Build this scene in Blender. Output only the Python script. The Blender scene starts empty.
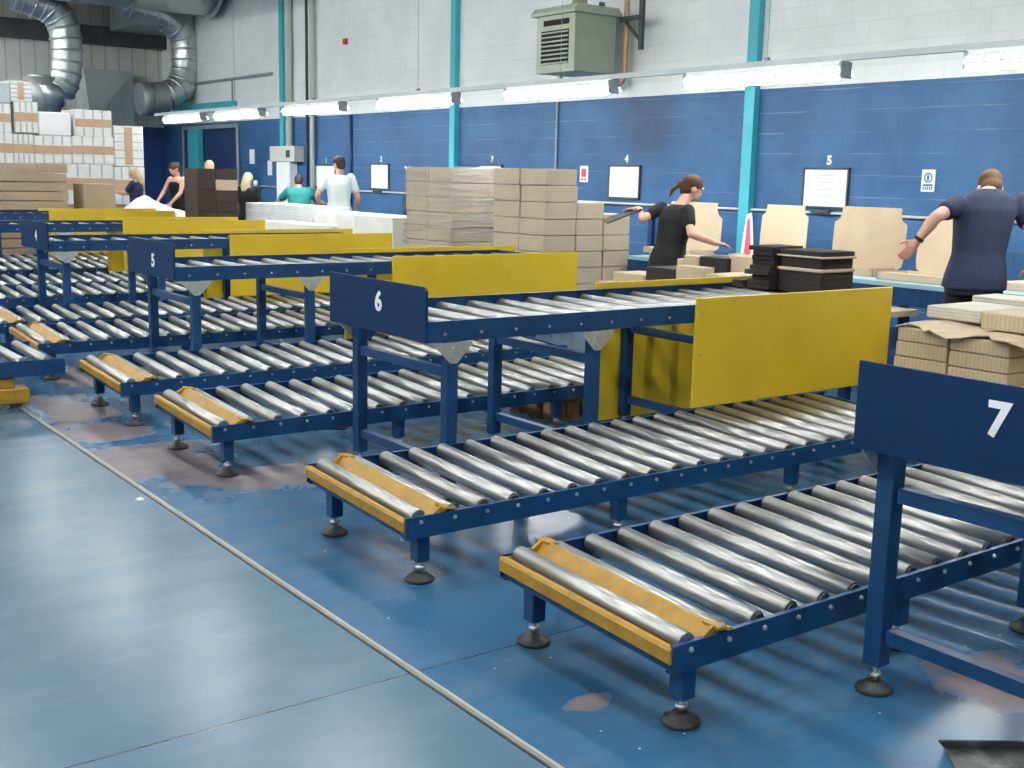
import bpy, bmesh, math, random
from mathutils import Vector, Matrix, Euler
random.seed(7)
C = bpy.context.scene.collection
R = math.radians

# ------------------------------------------------------------------ camera
FPX = 1150.29
cam_d = bpy.data.cameras.new('camera'); cam = bpy.data.objects.new('camera', cam_d); C.objects.link(cam)
cam_d.sensor_width = 36; cam_d.lens = FPX*36/1024; cam_d.clip_end = 200
cam.location = (0, 0, 1.5); cam.rotation_euler = (R(79.8016), R(-1.3106), R(-36.4352))
bpy.context.scene.camera = cam
MR = Euler(cam.rotation_euler).to_matrix()
def PX(u, v, ax, val):
    """point of the photograph's pixel (u, v) on the plane axis=val (metres)"""
    d = MR @ Vector(((u-512)/FPX, -(v-384)/FPX, -1)); o = Vector((0, 0, 1.5))
    return o + d*((val-o[ax])/d[ax])
def PD(u, v, depth):
    d = MR @ Vector(((u-512)/FPX, -(v-384)/FPX, -1)); return Vector((0, 0, 1.5)) + d*depth

# ------------------------------------------------------------------ materials
def srgb(c):
    return tuple(((x/255)/12.92 if x/255 <= .04045 else ((x/255+.055)/1.055)**2.4) for x in c)+(1,)
class NT:
    def __init__(s, name):
        s.m = bpy.data.materials.new(name); s.m.use_nodes = True; s.t = s.m.node_tree; s.n = s.t.nodes; s.l = s.t.links
        s.b = s.n['Principled BSDF']
    def add(s, typ, **k):
        n = s.n.new(typ)
        for a, v in k.items():
            if a.startswith('i_'):
                n.inputs[a[2:].replace('_', ' ')].default_value = v
            else: setattr(n, a, v)
        return n
    def link(s, a, b): s.l.new(a, b)
    def coords(s, kind='Object', scale=(1, 1, 1)):
        tc = s.add('ShaderNodeTexCoord'); mp = s.add('ShaderNodeMapping'); mp.inputs['Scale'].default_value = scale
        s.link(tc.outputs[kind], mp.inputs[0]); return mp.outputs[0]
    def geo(s, scale=(1, 1, 1)):
        g = s.add('ShaderNodeNewGeometry'); mp = s.add('ShaderNodeMapping'); mp.inputs['Scale'].default_value = scale
        s.link(g.outputs['Position'], mp.inputs[0]); return mp.outputs[0]
    def noise(s, vec, scale, detail=4, rough=.6):
        n = s.add('ShaderNodeTexNoise'); n.inputs['Scale'].default_value = scale; n.inputs['Detail'].default_value = detail; n.inputs['Roughness'].default_value = rough
        s.link(vec, n.inputs['Vector']); return n.outputs['Fac']
    def ramp(s, fac, stops):
        r = s.add('ShaderNodeValToRGB'); r.color_ramp.interpolation = 'EASE'; e = r.color_ramp.elements
        while len(e) < len(stops): e.new(.5)
        for el, (p, c) in zip(e, stops): el.position = p; el.color = c if len(c) == 4 else c+(1,)
        s.link(fac, r.inputs[0]); return r.outputs[0]
    def mix(s, fac, a, b, mode='MIX'):
        n = s.add('ShaderNodeMix', data_type='RGBA', blend_type=mode)
        for sock, v in ((n.inputs[0], fac), (n.inputs[6], a), (n.inputs[7], b)):
            if hasattr(v, 'links'): s.link(v, sock)
            else: sock.default_value = v
        return n.outputs[2]
    def math(s, op, a, b=None, c=None):
        n = s.add('ShaderNodeMath', operation=op)
        for i, v in enumerate((a, b, c)):
            if v is None: continue
            if hasattr(v, 'links'): s.link(v, n.inputs[i])
            else: n.inputs[i].default_value = v
        return n.outputs[0]
    def bump(s, h, strength=.3, dist=.01):
        b = s.add('ShaderNodeBump'); b.inputs['Strength'].default_value = strength; b.inputs['Distance'].default_value = dist
        s.link(h, b.inputs['Height']); s.link(b.outputs[0], s.b.inputs['Normal'])
    def out(s, col=None, rough=None, metal=None):
        for k, v in (('Base Color', col), ('Roughness', rough), ('Metallic', metal)):
            if v is None: continue
            if hasattr(v, 'links'): s.link(v, s.b.inputs[k])
            else: s.b.inputs[k].default_value = v
        return s.m
def paint(name, rgb, rough=.45, var=.12, scale=9, metal=0, dirt=None, bump=0, spec=.5):
    t = NT(name); t.b.inputs['Specular IOR Level'].default_value = spec; v = t.geo(); f = t.noise(v, scale, 5)
    c = srgb(rgb); lo = tuple(x*(1-var) for x in c[:3]); hi = tuple(min(1, x*(1+var)) for x in c[:3])
    col = t.ramp(f, [(.3, lo), (.7, hi)])
    if dirt:
        f2 = t.noise(v, scale*.37+1, 6, .7); col = t.mix(t.ramp(f2, [(.55, (0, 0, 0)), (.75, (.6, .6, .6))]), col, srgb(dirt))
    if bump: t.bump(f, bump, .004)
    return t.out(col, rough, metal)

M = {}
M['blue'] = paint('blue_paint', (18, 58, 98), .4, .14, 14, dirt=(22, 50, 86), spec=.35)
M['sign_blue'] = paint('sign_blue_paint', (9, 42, 78), .5, .06, 3, spec=.2)
M['dark_blue'] = paint('dark_blue_paint', (30, 52, 96), .5, .1, 3)
M['yellow'] = paint('yellow_paint', (218, 184, 44), .36, .06, 2.5, dirt=(202, 162, 38))
M['tray_yellow'] = paint('worn_yellow_paint', (164, 124, 38), .46, .16, 16, dirt=(134, 96, 34))
M['teal'] = paint('turquoise_paint', (72, 182, 196), .5, .04, 3)
M['white_paint'] = paint('white_paint', (232, 236, 234), .5, .03, 3)
M['cream_paint'] = paint('cream_paint', (206, 208, 196), .5, .04, 3)
M['grey_paint'] = paint('grey_paint', (150, 156, 160), .5, .08, 4)
M['rail_grey'] = paint('pale_rail_grey', (176, 182, 184), .5, .05, 4)
M['steel_dark'] = paint('dark_steel', (70, 74, 76), .5, .2, 4, metal=.3)
M['black'] = paint('black_rubber', (36, 38, 38), .55, .3, 30, dirt=(90, 92, 86))
M['heater'] = paint('heater_enamel', (176, 184, 162), .5, .06, 4)
M['opening_shade'] = paint('painted_opening_shade', (24, 22, 20), .8, .1, 4)  # near-black colour standing in for the shade inside the heater openings
M['copper'] = paint('copper_pipe', (196, 150, 120), .45, .1, 8, metal=.3)
M['number'] = paint('number_white', (236, 240, 240), .5, .02, 4)
M['paper'] = paint('paper', (240, 242, 242), .6, .02, 4)
M['white_board'] = paint('white_board_sheet', (240, 243, 243), .4, .02, 4)
M['pink'] = paint('pink_print', (216, 84, 104), .6, .1, 30)
M['print_blue'] = paint('print_blue', (52, 112, 160), .6, .1, 30)
M['print_grey'] = paint('print_grey', (180, 186, 190), .6, .1, 30)
M['red'] = paint('red_paint', (190, 40, 50), .5, .1, 30)
M['skin'] = paint('skin', (206, 156, 134), .6, .05, 20)
M['hair_brown'] = paint('hair_brown', (70, 46, 28), .9, .3, 60)
M['hair_blond'] = paint('hair_blond', (196, 172, 132), .9, .2, 60)
M['hair_dark'] = paint('hair_dark', (44, 36, 34), .9, .3, 60)
M['hair_ginger'] = paint('hair_ginger', (80, 60, 38), .9, .25, 60)
M['hair_grey'] = paint('hair_ash', (196, 182, 150), .9, .2, 60)
M['cloth_black'] = paint('black_cotton', (7, 9, 11), .9, .25, 14, bump=.2)
M['cloth_navy'] = paint('navy_cotton', (15, 26, 56), .9, .15, 10, bump=.2)
M['cloth_trouser'] = paint('black_trousers', (14, 15, 19), .85, .2, 14, bump=.2)
M['cloth_teal'] = paint('teal_cotton', (24, 124, 120), .8, .15, 10, bump=.2)
M['cloth_white'] = paint('pale_grey_cotton', (214, 222, 216), .8, .05, 10, bump=.2)
M['cloth_dark'] = paint('dark_navy_cotton', (30, 36, 60), .8, .15, 10, bump=.2)
M['lips'] = paint('lips', (180, 96, 92), .5, .05, 20)
M['eye'] = paint('eye_dark', (40, 34, 32), .3, .05, 20)
M['pallet'] = paint('pallet_wood', (150, 112, 76), .8, .25, 12)
M['bag'] = paint('white_plastic_bag', (236, 236, 238), .35, .03, 6, bump=.3)
M['bench_top'] = paint('bench_top_grey', (150, 182, 192), .5, .08, 5)

def steel(name, base, rough, stretch=(1, 1, 1), sc=40, metal=.9, objvar=0):
    t = NT(name); v = t.coords('Object', stretch); f = t.noise(v, sc, 4, .65)
    col = t.ramp(f, [(.25, tuple(x*.82 for x in base)), (.75, tuple(min(1, x*1.1) for x in base))])
    rg = t.ramp(f, [(.2, (rough*.9,)*3), (.8, (rough*1.15,)*3)])
    if objvar:
        oi = t.add('ShaderNodeObjectInfo')
        k = t.ramp(oi.outputs['Random'], [(0, (.66, .66, .6)), (.35, (.9, .9, .88)), (1, (1.0, 1.0, 1.0))])
        col = t.mix(1.0, col, k, 'MULTIPLY')
    return t.out(col, rg, metal)
M['roller'] = steel('galvanised_roller', (.50, .50, .49), .33, (8, .06, 8), 9, .85, 1)
M['zinc'] = steel('zinc_plate', (.62, .66, .64), .4, (1, 1, 1), 25, .7)
M['bolt'] = steel('zinc_bolt', (.6, .63, .65), .3, (1, 1, 1), 25, .9)
M['duct'] = steel('galvanised_duct', (.58, .62, .62), .3, (1, 1, 1), 1.3, .8)
M['duct_dull'] = steel('dull_duct', (.42, .44, .43), .5, (1, 1, 1), 1.5, .5)
M['strip'] = steel('floor_strip', (.40, .40, .37), .5, (3, .3, 3), 20, .4)
M['roller_end'] = paint('roller_bearing', (58, 60, 62), .5, .2, 30, metal=.4)

def emission(name, col, s):
    t = NT(name); t.b.inputs['Emission Color'].default_value = col; t.b.inputs['Emission Strength'].default_value = s
    t.b.inputs['Base Color'].default_value = (.9, .9, .9, 1); return t.m
M['tube_wall'] = emission('bright_tube', (.98, 1.0, .99, 1), 57)
M['tube'] = emission('lit_tube', (.97, 1.0, .985, 1), 72)

def cardboard(name, rgb, layers=0, flute=0, axis=2, var=.06, lc=.75, rough=.8):
    t = NT(name); v = t.geo(); f = t.noise(v, 4, 4); c = srgb(rgb)
    col = t.ramp(f, [(.3, tuple(x*(1-var) for x in c[:3])), (.7, tuple(min(1, x*(1+var)) for x in c[:3]))])
    if layers:
        w = t.add('ShaderNodeTexWave', wave_type='BANDS', bands_direction='Z'); w.inputs['Scale'].default_value = layers; w.inputs['Distortion'].default_value = .8; w.inputs['Detail'].default_value = 2
        t.link(v, w.inputs['Vector'])
        k = t.ramp(w.outputs['Fac'], [(.0, (lc,)*3), (.5, (1, 1, 1))])
        col = t.mix(1.0, col, k, 'MULTIPLY'); t.bump(w.outputs['Fac'], .4, .003)
    if flute:
        w = t.add('ShaderNodeTexWave', wave_type='BANDS', bands_direction='DIAGONAL'); w.inputs['Scale'].default_value = flute; w.inputs['Distortion'].default_value = 1.2
        t.link(t.geo((1, 1, 0)), w.inputs['Vector'])
        k = t.ramp(w.outputs['Fac'], [(.0, (lc,)*3), (.45, (1, 1, 1))])
        col = t.mix(1.0, col, k, 'MULTIPLY')
    return t.out(col, rough, 0)
M['card'] = cardboard('cardboard', (172, 152, 126))
M['card_pale'] = cardboard('pale_cardboard', (192, 172, 146))
M['card_layers'] = cardboard('layered_cardboard', (184, 168, 144), 16, 0, lc=.86)
M['card_flute'] = cardboard('fluted_cardboard', (190, 172, 142), 0, 24, lc=.84)
M['card_dark'] = cardboard('dark_brown_card', (62, 46, 40), 22, 0, lc=.6)
M['card_black'] = cardboard('black_brown_card', (36, 27, 26), 22, 0, lc=.7)
M['card_grey'] = cardboard('grey_card', (196, 190, 176), 16, 0, lc=.82)
M['white_box'] = cardboard('white_carton', (232, 232, 226), 0, 0)
M['white_layers'] = cardboard('white_layered_sheets', (228, 232, 232), 12, 0, lc=.86)
M['brown_band'] = cardboard('brown_tray_band', (192, 158, 130), 0, 0)

def film():
    t = NT('stretch_film'); v = t.geo((.6, .6, 6)); f = t.noise(v, 3, 5, .7)
    tr = t.add('ShaderNodeBsdfTransparent'); gl = t.add('ShaderNodeBsdfGlossy'); gl.inputs['Roughness'].default_value = .18
    mx = t.add('ShaderNodeMixShader'); fac = t.ramp(f, [(.42, (.03,)*3), (.66, (.45,)*3)])
    t.link(fac, mx.inputs[0]); t.link(tr.outputs[0], mx.inputs[1]); t.link(gl.outputs[0], mx.inputs[2])
    b = t.add('ShaderNodeBump'); b.inputs['Strength'].default_value = .8; b.inputs['Distance'].default_value = .03; t.link(f, b.inputs['Height']); t.link(b.outputs[0], gl.inputs['Normal'])
    t.link(mx.outputs[0], t.n['Material Output'].inputs[0]); return t.m
M['film'] = film()

def floor_mat():
    t = NT('painted_concrete_floor'); v = t.geo(); sx = t.add('ShaderNodeSeparateXYZ'); t.link(v, sx.inputs[0]); X, Y = sx.outputs[0], sx.outputs[1]
    big = t.noise(v, .9, 4, .5); fine = t.noise(v, 12, 6, .7)
    right = t.ramp(big, [(.25, srgb((20, 74, 114))), (.6, srgb((38, 92, 130))), (.9, srgb((78, 114, 136)))])
    left = t.ramp(big, [(.2, srgb((58, 94, 116))), (.8, srgb((78, 110, 130)))])
    side = t.math('GREATER_THAN', X, 1.745)
    col = t.mix(side, left, right)
    col = t.mix(t.ramp(fine, [(.2, (0, 0, 0)), (.9, (.14, .14, .14))]), col, srgb((100, 130, 150)))
    col = t.mix(t.ramp(t.noise(v, 3.2, 5, .6), [(.35, (0, 0, 0)), (.75, (.35, .35, .35))]), col, t.mix(side, srgb((56, 90, 112)), srgb((24, 68, 104))))
    # worn patches showing brown concrete
    pn = t.noise(v, 2.6, 5, .65)
    def blob(cx, cy, rx, ry):
        a = t.math('DIVIDE', t.math('SUBTRACT', X, cx), rx); b = t.math('DIVIDE', t.math('SUBTRACT', Y, cy), ry)
        return t.math('SUBTRACT', 1.0, t.math('ADD', t.math('MULTIPLY', a, a), t.math('MULTIPLY', b, b)))
    bl = None
    for q in ((2.0, 5.85, .38, .5), (2.25, 5.2, .5, .28), (1.95, 6.6, .3, .4), (2.0, 7.4, .25, .5), (3.0, 4.5, .5, .3), (2.06, 2.37, .1, .05), (3.25, 1.75, .3, .25), (2.6, 8.4, .5, .6)):
        x = blob(*q); bl = x if bl is None else t.math('MAXIMUM', bl, x)
    wear = t.math('ADD', bl, t.math('MULTIPLY', t.math('SUBTRACT', pn, .5), 4.5))
    wm = t.ramp(wear, [(.05, (0, 0, 0)), (.6, (.75, .75, .75))])
    wm2 = t.math('MULTIPLY', wm, side)
    brown = t.ramp(t.noise(v, 7, 5), [(.3, srgb((108, 80, 72))), (.7, srgb((134, 112, 104)))])
    col = t.mix(wm2, col, brown)
    # pale scuffs
    sc = t.noise(t.geo((1, 3, 1)), 1.6, 4, .55)
    col = t.mix(t.ramp(sc, [(.4, (0, 0, 0)), (.9, (.3, .3, .3))]), col, srgb((126, 142, 150)))
    # specks of litter
    vo = t.add('ShaderNodeTexVoronoi'); vo.inputs['Scale'].default_value = 9; t.link(v, vo.inputs['Vector'])
    col = t.mix(t.math('MULTIPLY', t.math('LESS_THAN', vo.outputs['Distance'], .035), side), col, srgb((205, 215, 220)))
    # joint across the aisle and tyre-like hair cracks
    col = t.mix(t.math('LESS_THAN', t.math('ABSOLUTE', t.math('SUBTRACT', X, 1.738)), .004), col, srgb((28, 34, 40)))
    j = t.math('LESS_THAN', t.math('ABSOLUTE', t.math('SUBTRACT', Y, 2.822)), .0035)
    jx = t.math('LESS_THAN', X, 2.6)
    col = t.mix(t.math('MULTIPLY', j, jx), col, srgb((34, 52, 66)))
    rg = t.ramp(t.noise(v, 1.3, 3, .5), [(.3, (.26,)*3), (.7, (.27,)*3)])
    rg = t.mix(wm2, rg, (.5, .5, .5, 1))
    t.bump(t.noise(v, 5, 5), .06, .01)
    return t.out(col, rg, 0)
M['floor'] = floor_mat()

def block_wall(name, axis, border):
    """painted blockwork: blue below the border, white above"""
    t = NT(name); v = t.geo(); s = t.add('ShaderNodeSeparateXYZ'); t.link(v, s.inputs[0])
    cb = t.add('ShaderNodeCombineXYZ'); t.link(s.outputs[1 if axis == 0 else 0], cb.inputs[0]); t.link(s.outputs[2], cb.inputs[1])
    br = t.add('ShaderNodeTexBrick'); t.link(cb.outputs[0], br.inputs['Vector'])
    br.inputs['Scale'].default_value = 1; br.inputs['Brick Width'].default_value = .46; br.inputs['Row Height'].default_value = .2275; br.inputs['Mortar Size'].default_value = .006; br.inputs['Mortar Smooth'].default_value = .3
    f = br.outputs['Fac']
    n = t.noise(v, 1.2, 5); n2 = t.noise(t.geo((1, .35, 6)), 3, 5)
    blue = t.ramp(n, [(.3, srgb((38, 84, 128))), (.7, srgb((54, 102, 148)))])
    pale = t.ramp(n2, [(.45, (.08,)*3), (.62, (.75,)*3)])
    hz = t.math('LESS_THAN', t.math('ABSOLUTE', t.math('SUBTRACT', t.math('FRACT', t.math('DIVIDE', s.outputs[2], .2275)), .0)), .06)
    blue = t.mix(t.math('MULTIPLY', hz, pale), blue, srgb((112, 142, 172)))
    blue = t.mix(t.math('MULTIPLY', f, .3), blue, srgb((34, 72, 116)))
    # soot stain below the heater flue
    a = t.math('DIVIDE', t.math('SUBTRACT', s.outputs[1], 11.15), .75); b = t.math('DIVIDE', t.math('SUBTRACT', s.outputs[2], 2.25), .62)
    g = t.math('SUBTRACT', 1.0, t.math('ADD', t.math('MULTIPLY', a, a), t.math('MULTIPLY', b, b)))
    g = t.math('MULTIPLY', t.math('MAXIMUM', g, 0.0), t.math('ADD', t.noise(v, 3, 4), .2))
    if axis == 0: blue = t.mix(t.math('MINIMUM', t.math('MULTIPLY', g, .95), .8), blue, srgb((24, 40, 70)))
    white = t.ramp(n, [(.3, srgb((232, 236, 234))), (.7, srgb((244, 246, 244)))])
    white = t.mix(t.math('MULTIPLY', f, .25), white, srgb((196, 202, 202)))
    if axis == 0: white = t.mix(t.math('MINIMUM', t.math('MULTIPLY', g, .3), .35), white, srgb((120, 124, 128)))
    col = t.mix(t.math('GREATER_THAN', s.outputs[2], border), blue, white)
    t.bump(t.math('SUBTRACT', 1.0, f), .35, .006)
    return t.out(col, .55, 0)
M['wall'] = block_wall('painted_block_wall', 0, 2.556)
def cladding():
    t = NT('back_wall_cladding'); v = t.geo(); s = t.add('ShaderNodeSeparateXYZ'); t.link(v, s.inputs[0])
    w = t.math('FRACT', t.math('DIVIDE', s.outputs[0], .32)); rib = t.math('LESS_THAN', w, .1)
    clad = t.ramp(t.noise(v, 1.5, 4), [(.3, srgb((206, 206, 196))), (.7, srgb((220, 220, 210)))])
    clad = t.mix(t.math('MULTIPLY', rib, .5), clad, srgb((130, 132, 128)))
    blue = t.ramp(t.noise(v, 1.5, 4), [(.3, srgb((26, 58, 118))), (.7, srgb((38, 76, 138)))])
    col = t.mix(t.math('GREATER_THAN', s.outputs[2], 2.5), blue, clad); t.bump(rib, .5, .02)
    return t.out(col, .5, 0)
M['cladding'] = cladding()
M['side_wall'] = paint('grey_side_wall', (128, 132, 132), .7, .05, 2)
M['ceiling'] = paint('ceiling_sheeting', (112, 116, 116), .7, .05, 2)

# ------------------------------------------------------------------ mesh builder
class MB:
    def __init__(s): s.v = []; s.f = []; s.sm = []
    def face_block(s, vs, fs, smooth=False):
        o = len(s.v); s.v += [tuple(p) for p in vs]; s.f += [tuple(i+o for i in f) for f in fs]; s.sm += [smooth]*len(fs); return s
    def box(s, a, b):
        (x0, y0, z0), (x1, y1, z1) = a, b
        x0, x1 = min(x0, x1), max(x0, x1); y0, y1 = min(y0, y1), max(y0, y1); z0, z1 = min(z0, z1), max(z0, z1)
        return s.face_block([(x0,y0,z0),(x1,y0,z0),(x1,y1,z0),(x0,y1,z0),(x0,y0,z1),(x1,y0,z1),(x1,y1,z1),(x0,y1,z1)],
            [(0,3,2,1),(4,5,6,7),(0,1,5,4),(1,2,6,5),(2,3,7,6),(3,0,4,7)])
    def bbox(s, a, b, bv=.004):
        """box with chamfered vertical and horizontal edges"""
        bm = bmesh.new(); bmesh.ops.create_cube(bm, size=1)
        for v in bm.verts: v.co = Vector([(a[i]+b[i])/2 + v.co[i]*abs(b[i]-a[i]) for i in range(3)])
        bmesh.ops.bevel(bm, geom=bm.edges[:], offset=bv, segments=1, affect='EDGES')
        bm.verts.index_update(); s.face_block([v.co[:] for v in bm.verts], [[v.index for v in f.verts] for f in bm.faces]); bm.free(); return s
    def cyl(s, p, q, r, n=14, r2=None, caps=True):
        p = Vector(p); q = Vector(q); r2 = r if r2 is None else r2; d = (q-p).normalized()
        u = d.orthogonal().normalized(); w = d.cross(u); vs = []
        for c, rr in ((p, r), (q, r2)):
            for i in range(n):
                a = 2*math.pi*i/n; vs.append(c+u*math.cos(a)*rr+w*math.sin(a)*rr)
        o = len(s.v); s.face_block(vs, [(i, (i+1) % n, n+(i+1) % n, n+i) for i in range(n)], True)
        if caps: s.f += [tuple(o+n-1-i for i in range(n)), tuple(o+n+i for i in range(n))]; s.sm += [False, False]
        return s
    def tube(s, pts, r, n=12):
        pts = [Vector(p) for p in pts]; rr = r if isinstance(r, (list, tuple)) else [r]*len(pts); vs = []; prev = None
        for i, p in enumerate(pts):
            d = (pts[min(i+1, len(pts)-1)]-pts[max(i-1, 0)]).normalized()
            u = d.orthogonal() if prev is None else prev - d*prev.dot(d)
            u.normalize(); prev = u; w = d.cross(u)
            for k in range(n):
                a = 2*math.pi*k/n; vs.append(p+u*math.cos(a)*rr[i]+w*math.sin(a)*rr[i])
        fs = [(i*n+k, i*n+(k+1) % n, (i+1)*n+(k+1) % n, (i+1)*n+k) for i in range(len(pts)-1) for k in range(n)]
        o = len(s.v); s.face_block(vs, fs, True); m = (len(pts)-1)*n
        s.f += [tuple(o+n-1-i for i in range(n)), tuple(o+m+i for i in range(n))]; s.sm += [False, False]; return s
    def lathe(s, c, prof, n=20):
        vs = []
        for r, z in prof:
            for k in range(n):
                a = 2*math.pi*k/n; vs.append((c[0]+r*math.cos(a), c[1]+r*math.sin(a), c[2]+z))
        fs = [(i*n+k, i*n+(k+1) % n, (i+1)*n+(k+1) % n, (i+1)*n+k) for i in range(len(prof)-1) for k in range(n)]
        o = len(s.v); s.face_block(vs, fs, True); m = (len(prof)-1)*n
        s.f += [tuple(o+n-1-i for i in range(n)), tuple(o+m+i for i in range(n))]; s.sm += [False, False]; return s
    def prism(s, poly, axis, a, b):
        """poly: list of 2-D points in the plane normal to axis"""
        def P(p, t):
            return {0: (t, p[0], p[1]), 1: (p[0], t, p[1]), 2: (p[0], p[1], t)}[axis]
        n = len(poly); vs = [P(p, a) for p in poly]+[P(p, b) for p in poly]
        return s.face_block(vs, [tuple(range(n))[::-1], tuple(range(n, 2*n))]+[(i, (i+1) % n, n+(i+1) % n, n+i) for i in range(n)])
    def mesh(s, name, mat):
        me = bpy.data.meshes.new(name); me.from_pydata(s.v, [], s.f); me.polygons.foreach_set('use_smooth', s.sm)
        bm = bmesh.new(); bm.from_mesh(me); bmesh.ops.recalc_face_normals(bm, faces=bm.faces); bm.to_mesh(me); bm.free()
        me.materials.append(M[mat] if isinstance(mat, str) else mat); me.update(); return me
    def build(s, name, mat, parent=None, loc=(0, 0, 0)):
        o = bpy.data.objects.new(name, s.mesh(name, mat)); C.objects.link(o); o.location = loc
        if parent: o.parent = parent
        return o
def inst(me, name, parent=None, loc=(0, 0, 0), rot=(0, 0, 0)):
    o = bpy.data.objects.new(name, me); C.objects.link(o); o.location = loc; o.rotation_euler = rot
    if parent: o.parent = parent
    return o
def empty(name, loc=(0, 0, 0), rz=0):
    o = bpy.data.objects.new(name, None); C.objects.link(o); o.location = loc; o.rotation_euler = (0, 0, rz); o.empty_display_size = .1; return o
def tag(o, label, cat, group=None):
    o['label'] = label; o['category'] = cat
    if group: o['group'] = group
    return o
def struct(o): o['kind'] = 'structure'; return o
def copy_tree(o, parent=None):
    c = o.copy(); C.objects.link(c); c.parent = parent
    for ch in list(o.children): copy_tree(ch, c)
    return c
def bx(name, mat, a, b, parent=None, bv=None):
    """one box object whose origin is its base centre"""
    c = ((a[0]+b[0])/2, (a[1]+b[1])/2, min(a[2], b[2])); m = MB(); A = [a[i]-c[i] for i in range(3)]; B = [b[i]-c[i] for i in range(3)]
    (m.bbox(A, B, bv) if bv else m.box(A, B)); return m.build(name, mat, parent, c)
ORD = ['first', 'second', 'third', 'fourth', 'fifth', 'sixth', 'seventh', 'eighth', 'ninth', 'tenth', 'eleventh', 'twelfth', 'thirteenth', 'fourteenth', 'fifteenth']
NUM = ['zero', 'one', 'two', 'three', 'four', 'five', 'six', 'seven', 'eight', 'nine']

def numeral(ch, size, mat, parent, loc, rot, bold=.012):
    cu = bpy.data.curves.new('numeral', 'FONT'); cu.body = ch; cu.size = size; cu.align_x = 'CENTER'; cu.align_y = 'CENTER'; cu.extrude = .0015; cu.offset = bold*size
    t = bpy.data.objects.new('numeral', cu); C.objects.link(t); bpy.context.view_layer.update()
    me = bpy.data.meshes.new_from_object(t.evaluated_get(bpy.context.evaluated_depsgraph_get())); bpy.data.objects.remove(t)
    me.materials.clear(); me.materials.append(M[mat])
    o = bpy.data.objects.new('numeral', me); C.objects.link(o); o.location = loc; o.rotation_euler = rot; o.parent = parent
    return o
ROT_W = (R(90), 0, R(-90))     # text on a face that looks towards -X

# ------------------------------------------------------------------ room shell
XW, YB, ZC = 10.35, 28.55, 7.0
struct(MB().box((-14, -8, -.2), (XW+.3, YB+.3, 0)).build('floor', 'floor'))
struct(MB().box((-14, -8, ZC), (XW+.3, YB+.3, ZC+.15)).build('ceiling', 'ceiling'))
wr = MB().box((XW, -8, 0), (XW+.3, 24.1, ZC)).box((XW, 27.2, 0), (XW+.3, YB, ZC)).box((XW, 24.1, 2.42), (XW+.3, 27.2, ZC))
struct(wr.build('wall_right', 'wall'))
struct(MB().box((-14, YB, 0), (XW+.3, YB+.3, ZC)).build('wall_back', 'cladding'))
struct(MB().box((-14.2, -8, 0), (-14, YB, ZC)).build('wall_left', 'side_wall'))
struct(MB().box((-14, -8.2, 0), (XW+.3, -8, ZC)).build('wall_front', 'side_wall'))
struct(MB().box((XW+.02, 24.1, 0), (XW+.3, 27.2, 2.42)).build('door_1', 'dark_blue'))
df = MB().box((XW-.03, 24.02, 0), (XW+.01, 24.1, 2.45)).box((XW-.03, 27.2, 0), (XW+.01, 27.28, 2.45)).box((XW-.03, 24.02, 2.42), (XW+.01, 27.28, 2.5))
struct(df.build('trim_1', 'grey_paint'))
# metal strip of the transfer-car track, two thin angles with a dark gap
tag(MB().box((1.742, -3, 0), (1.763, 12, .007)).box((1.747, -3, .007), (1.752, 12, .010)).build('floor_track', 'strip'), 'long flat metal track strip across the blue floor beside the conveyor feet', 'track')
# columns
def column(name, y0, y1, lab, x0=XW-.09):
    o = bx(name, 'teal', (x0, y0, 0), (XW, y1, ZC)); tag(o, lab, 'column', 'turquoise wall columns'); return o
column('steel_column', 9.26, 9.41, 'turquoise steel column on the wall between whiteboards four and five')
column('steel_column', 15.46, 15.6, 'turquoise steel column rising behind the film-wrapped cardboard stack')
column('steel_column', 21.62, 21.78, 'thin turquoise steel column behind the white electrical trunking box')
tag(bx('steel_column', 'teal', (XW-.12, 26.05, 0), (XW, 26.7, 2.42)), 'wide turquoise post standing in the dark blue doorway', 'column')
tag(bx('header_beam', 'teal', (XW-.14, 24.05, 2.8), (XW, 28.3, 2.98)), 'dull turquoise beam above the dark blue doorway', 'beam')
tag(bx('header_beam', 'steel_dark', (-8, 28.2, 4.35), (XW, 28.55, 4.75)), 'dark steel beam across the grey clad end wall', 'beam')
# vertical pipes
def pipe(name, mat, y, z0, z1, r, lab, cat='pipe', x=XW-.08):
    o = MB().cyl((0, 0, 0), (0, 0, z1-z0), r, 10).build(name, mat, None, (x, y, z0)); tag(o, lab, cat); return o
pipe('drain_pipe', 'cream_paint', 21.36, 1.95, ZC, .07, 'pale grey pipe running up from the electrical trunking box')
pipe('drain_pipe', 'steel_dark', 20.58, .9, ZC, .028, 'dark vertical pipe beside whiteboard one')
pipe('drain_pipe', 'cream_paint', 20.36, .9, ZC, .045, 'light grey vertical pipe hugging the dark pipe')
pipe('conduit', 'grey_paint', 12.96, 0.9, 2.55, .018, 'thin grey vertical conduit above the tall cardboard stack', x=XW-.02)
pipe('conduit', 'dark_blue', 18.95, .9, 2.55, .03, 'thin blue painted conduit on the blue wall behind the man in white', x=XW-.02)
pipe('conduit', 'grey_paint', 24.0, .9, 2.45, .03, 'grey conduit at the edge of the dark doorway', x=XW-.03)
tag(MB().cyl((0, 3, 0), (0, 23.9, 0), .016, 8).build('wall_rail', 'cream_paint', None, (XW-.03, 0, 1.19)), 'thin pale conduit running level along the blue wall below the whiteboards', 'conduit')
tag(MB().cyl((0, 22.2, 0), (0, 28.2, 0), .03, 8).cyl((0, 24.2, 0), (0, 24.2, -.6), .02, 8).build('wall_rail', 'grey_paint', None, (XW-.05, 0, 3.45)), 'grey level pipe on the white wall above the doorway beam', 'pipe')
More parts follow.
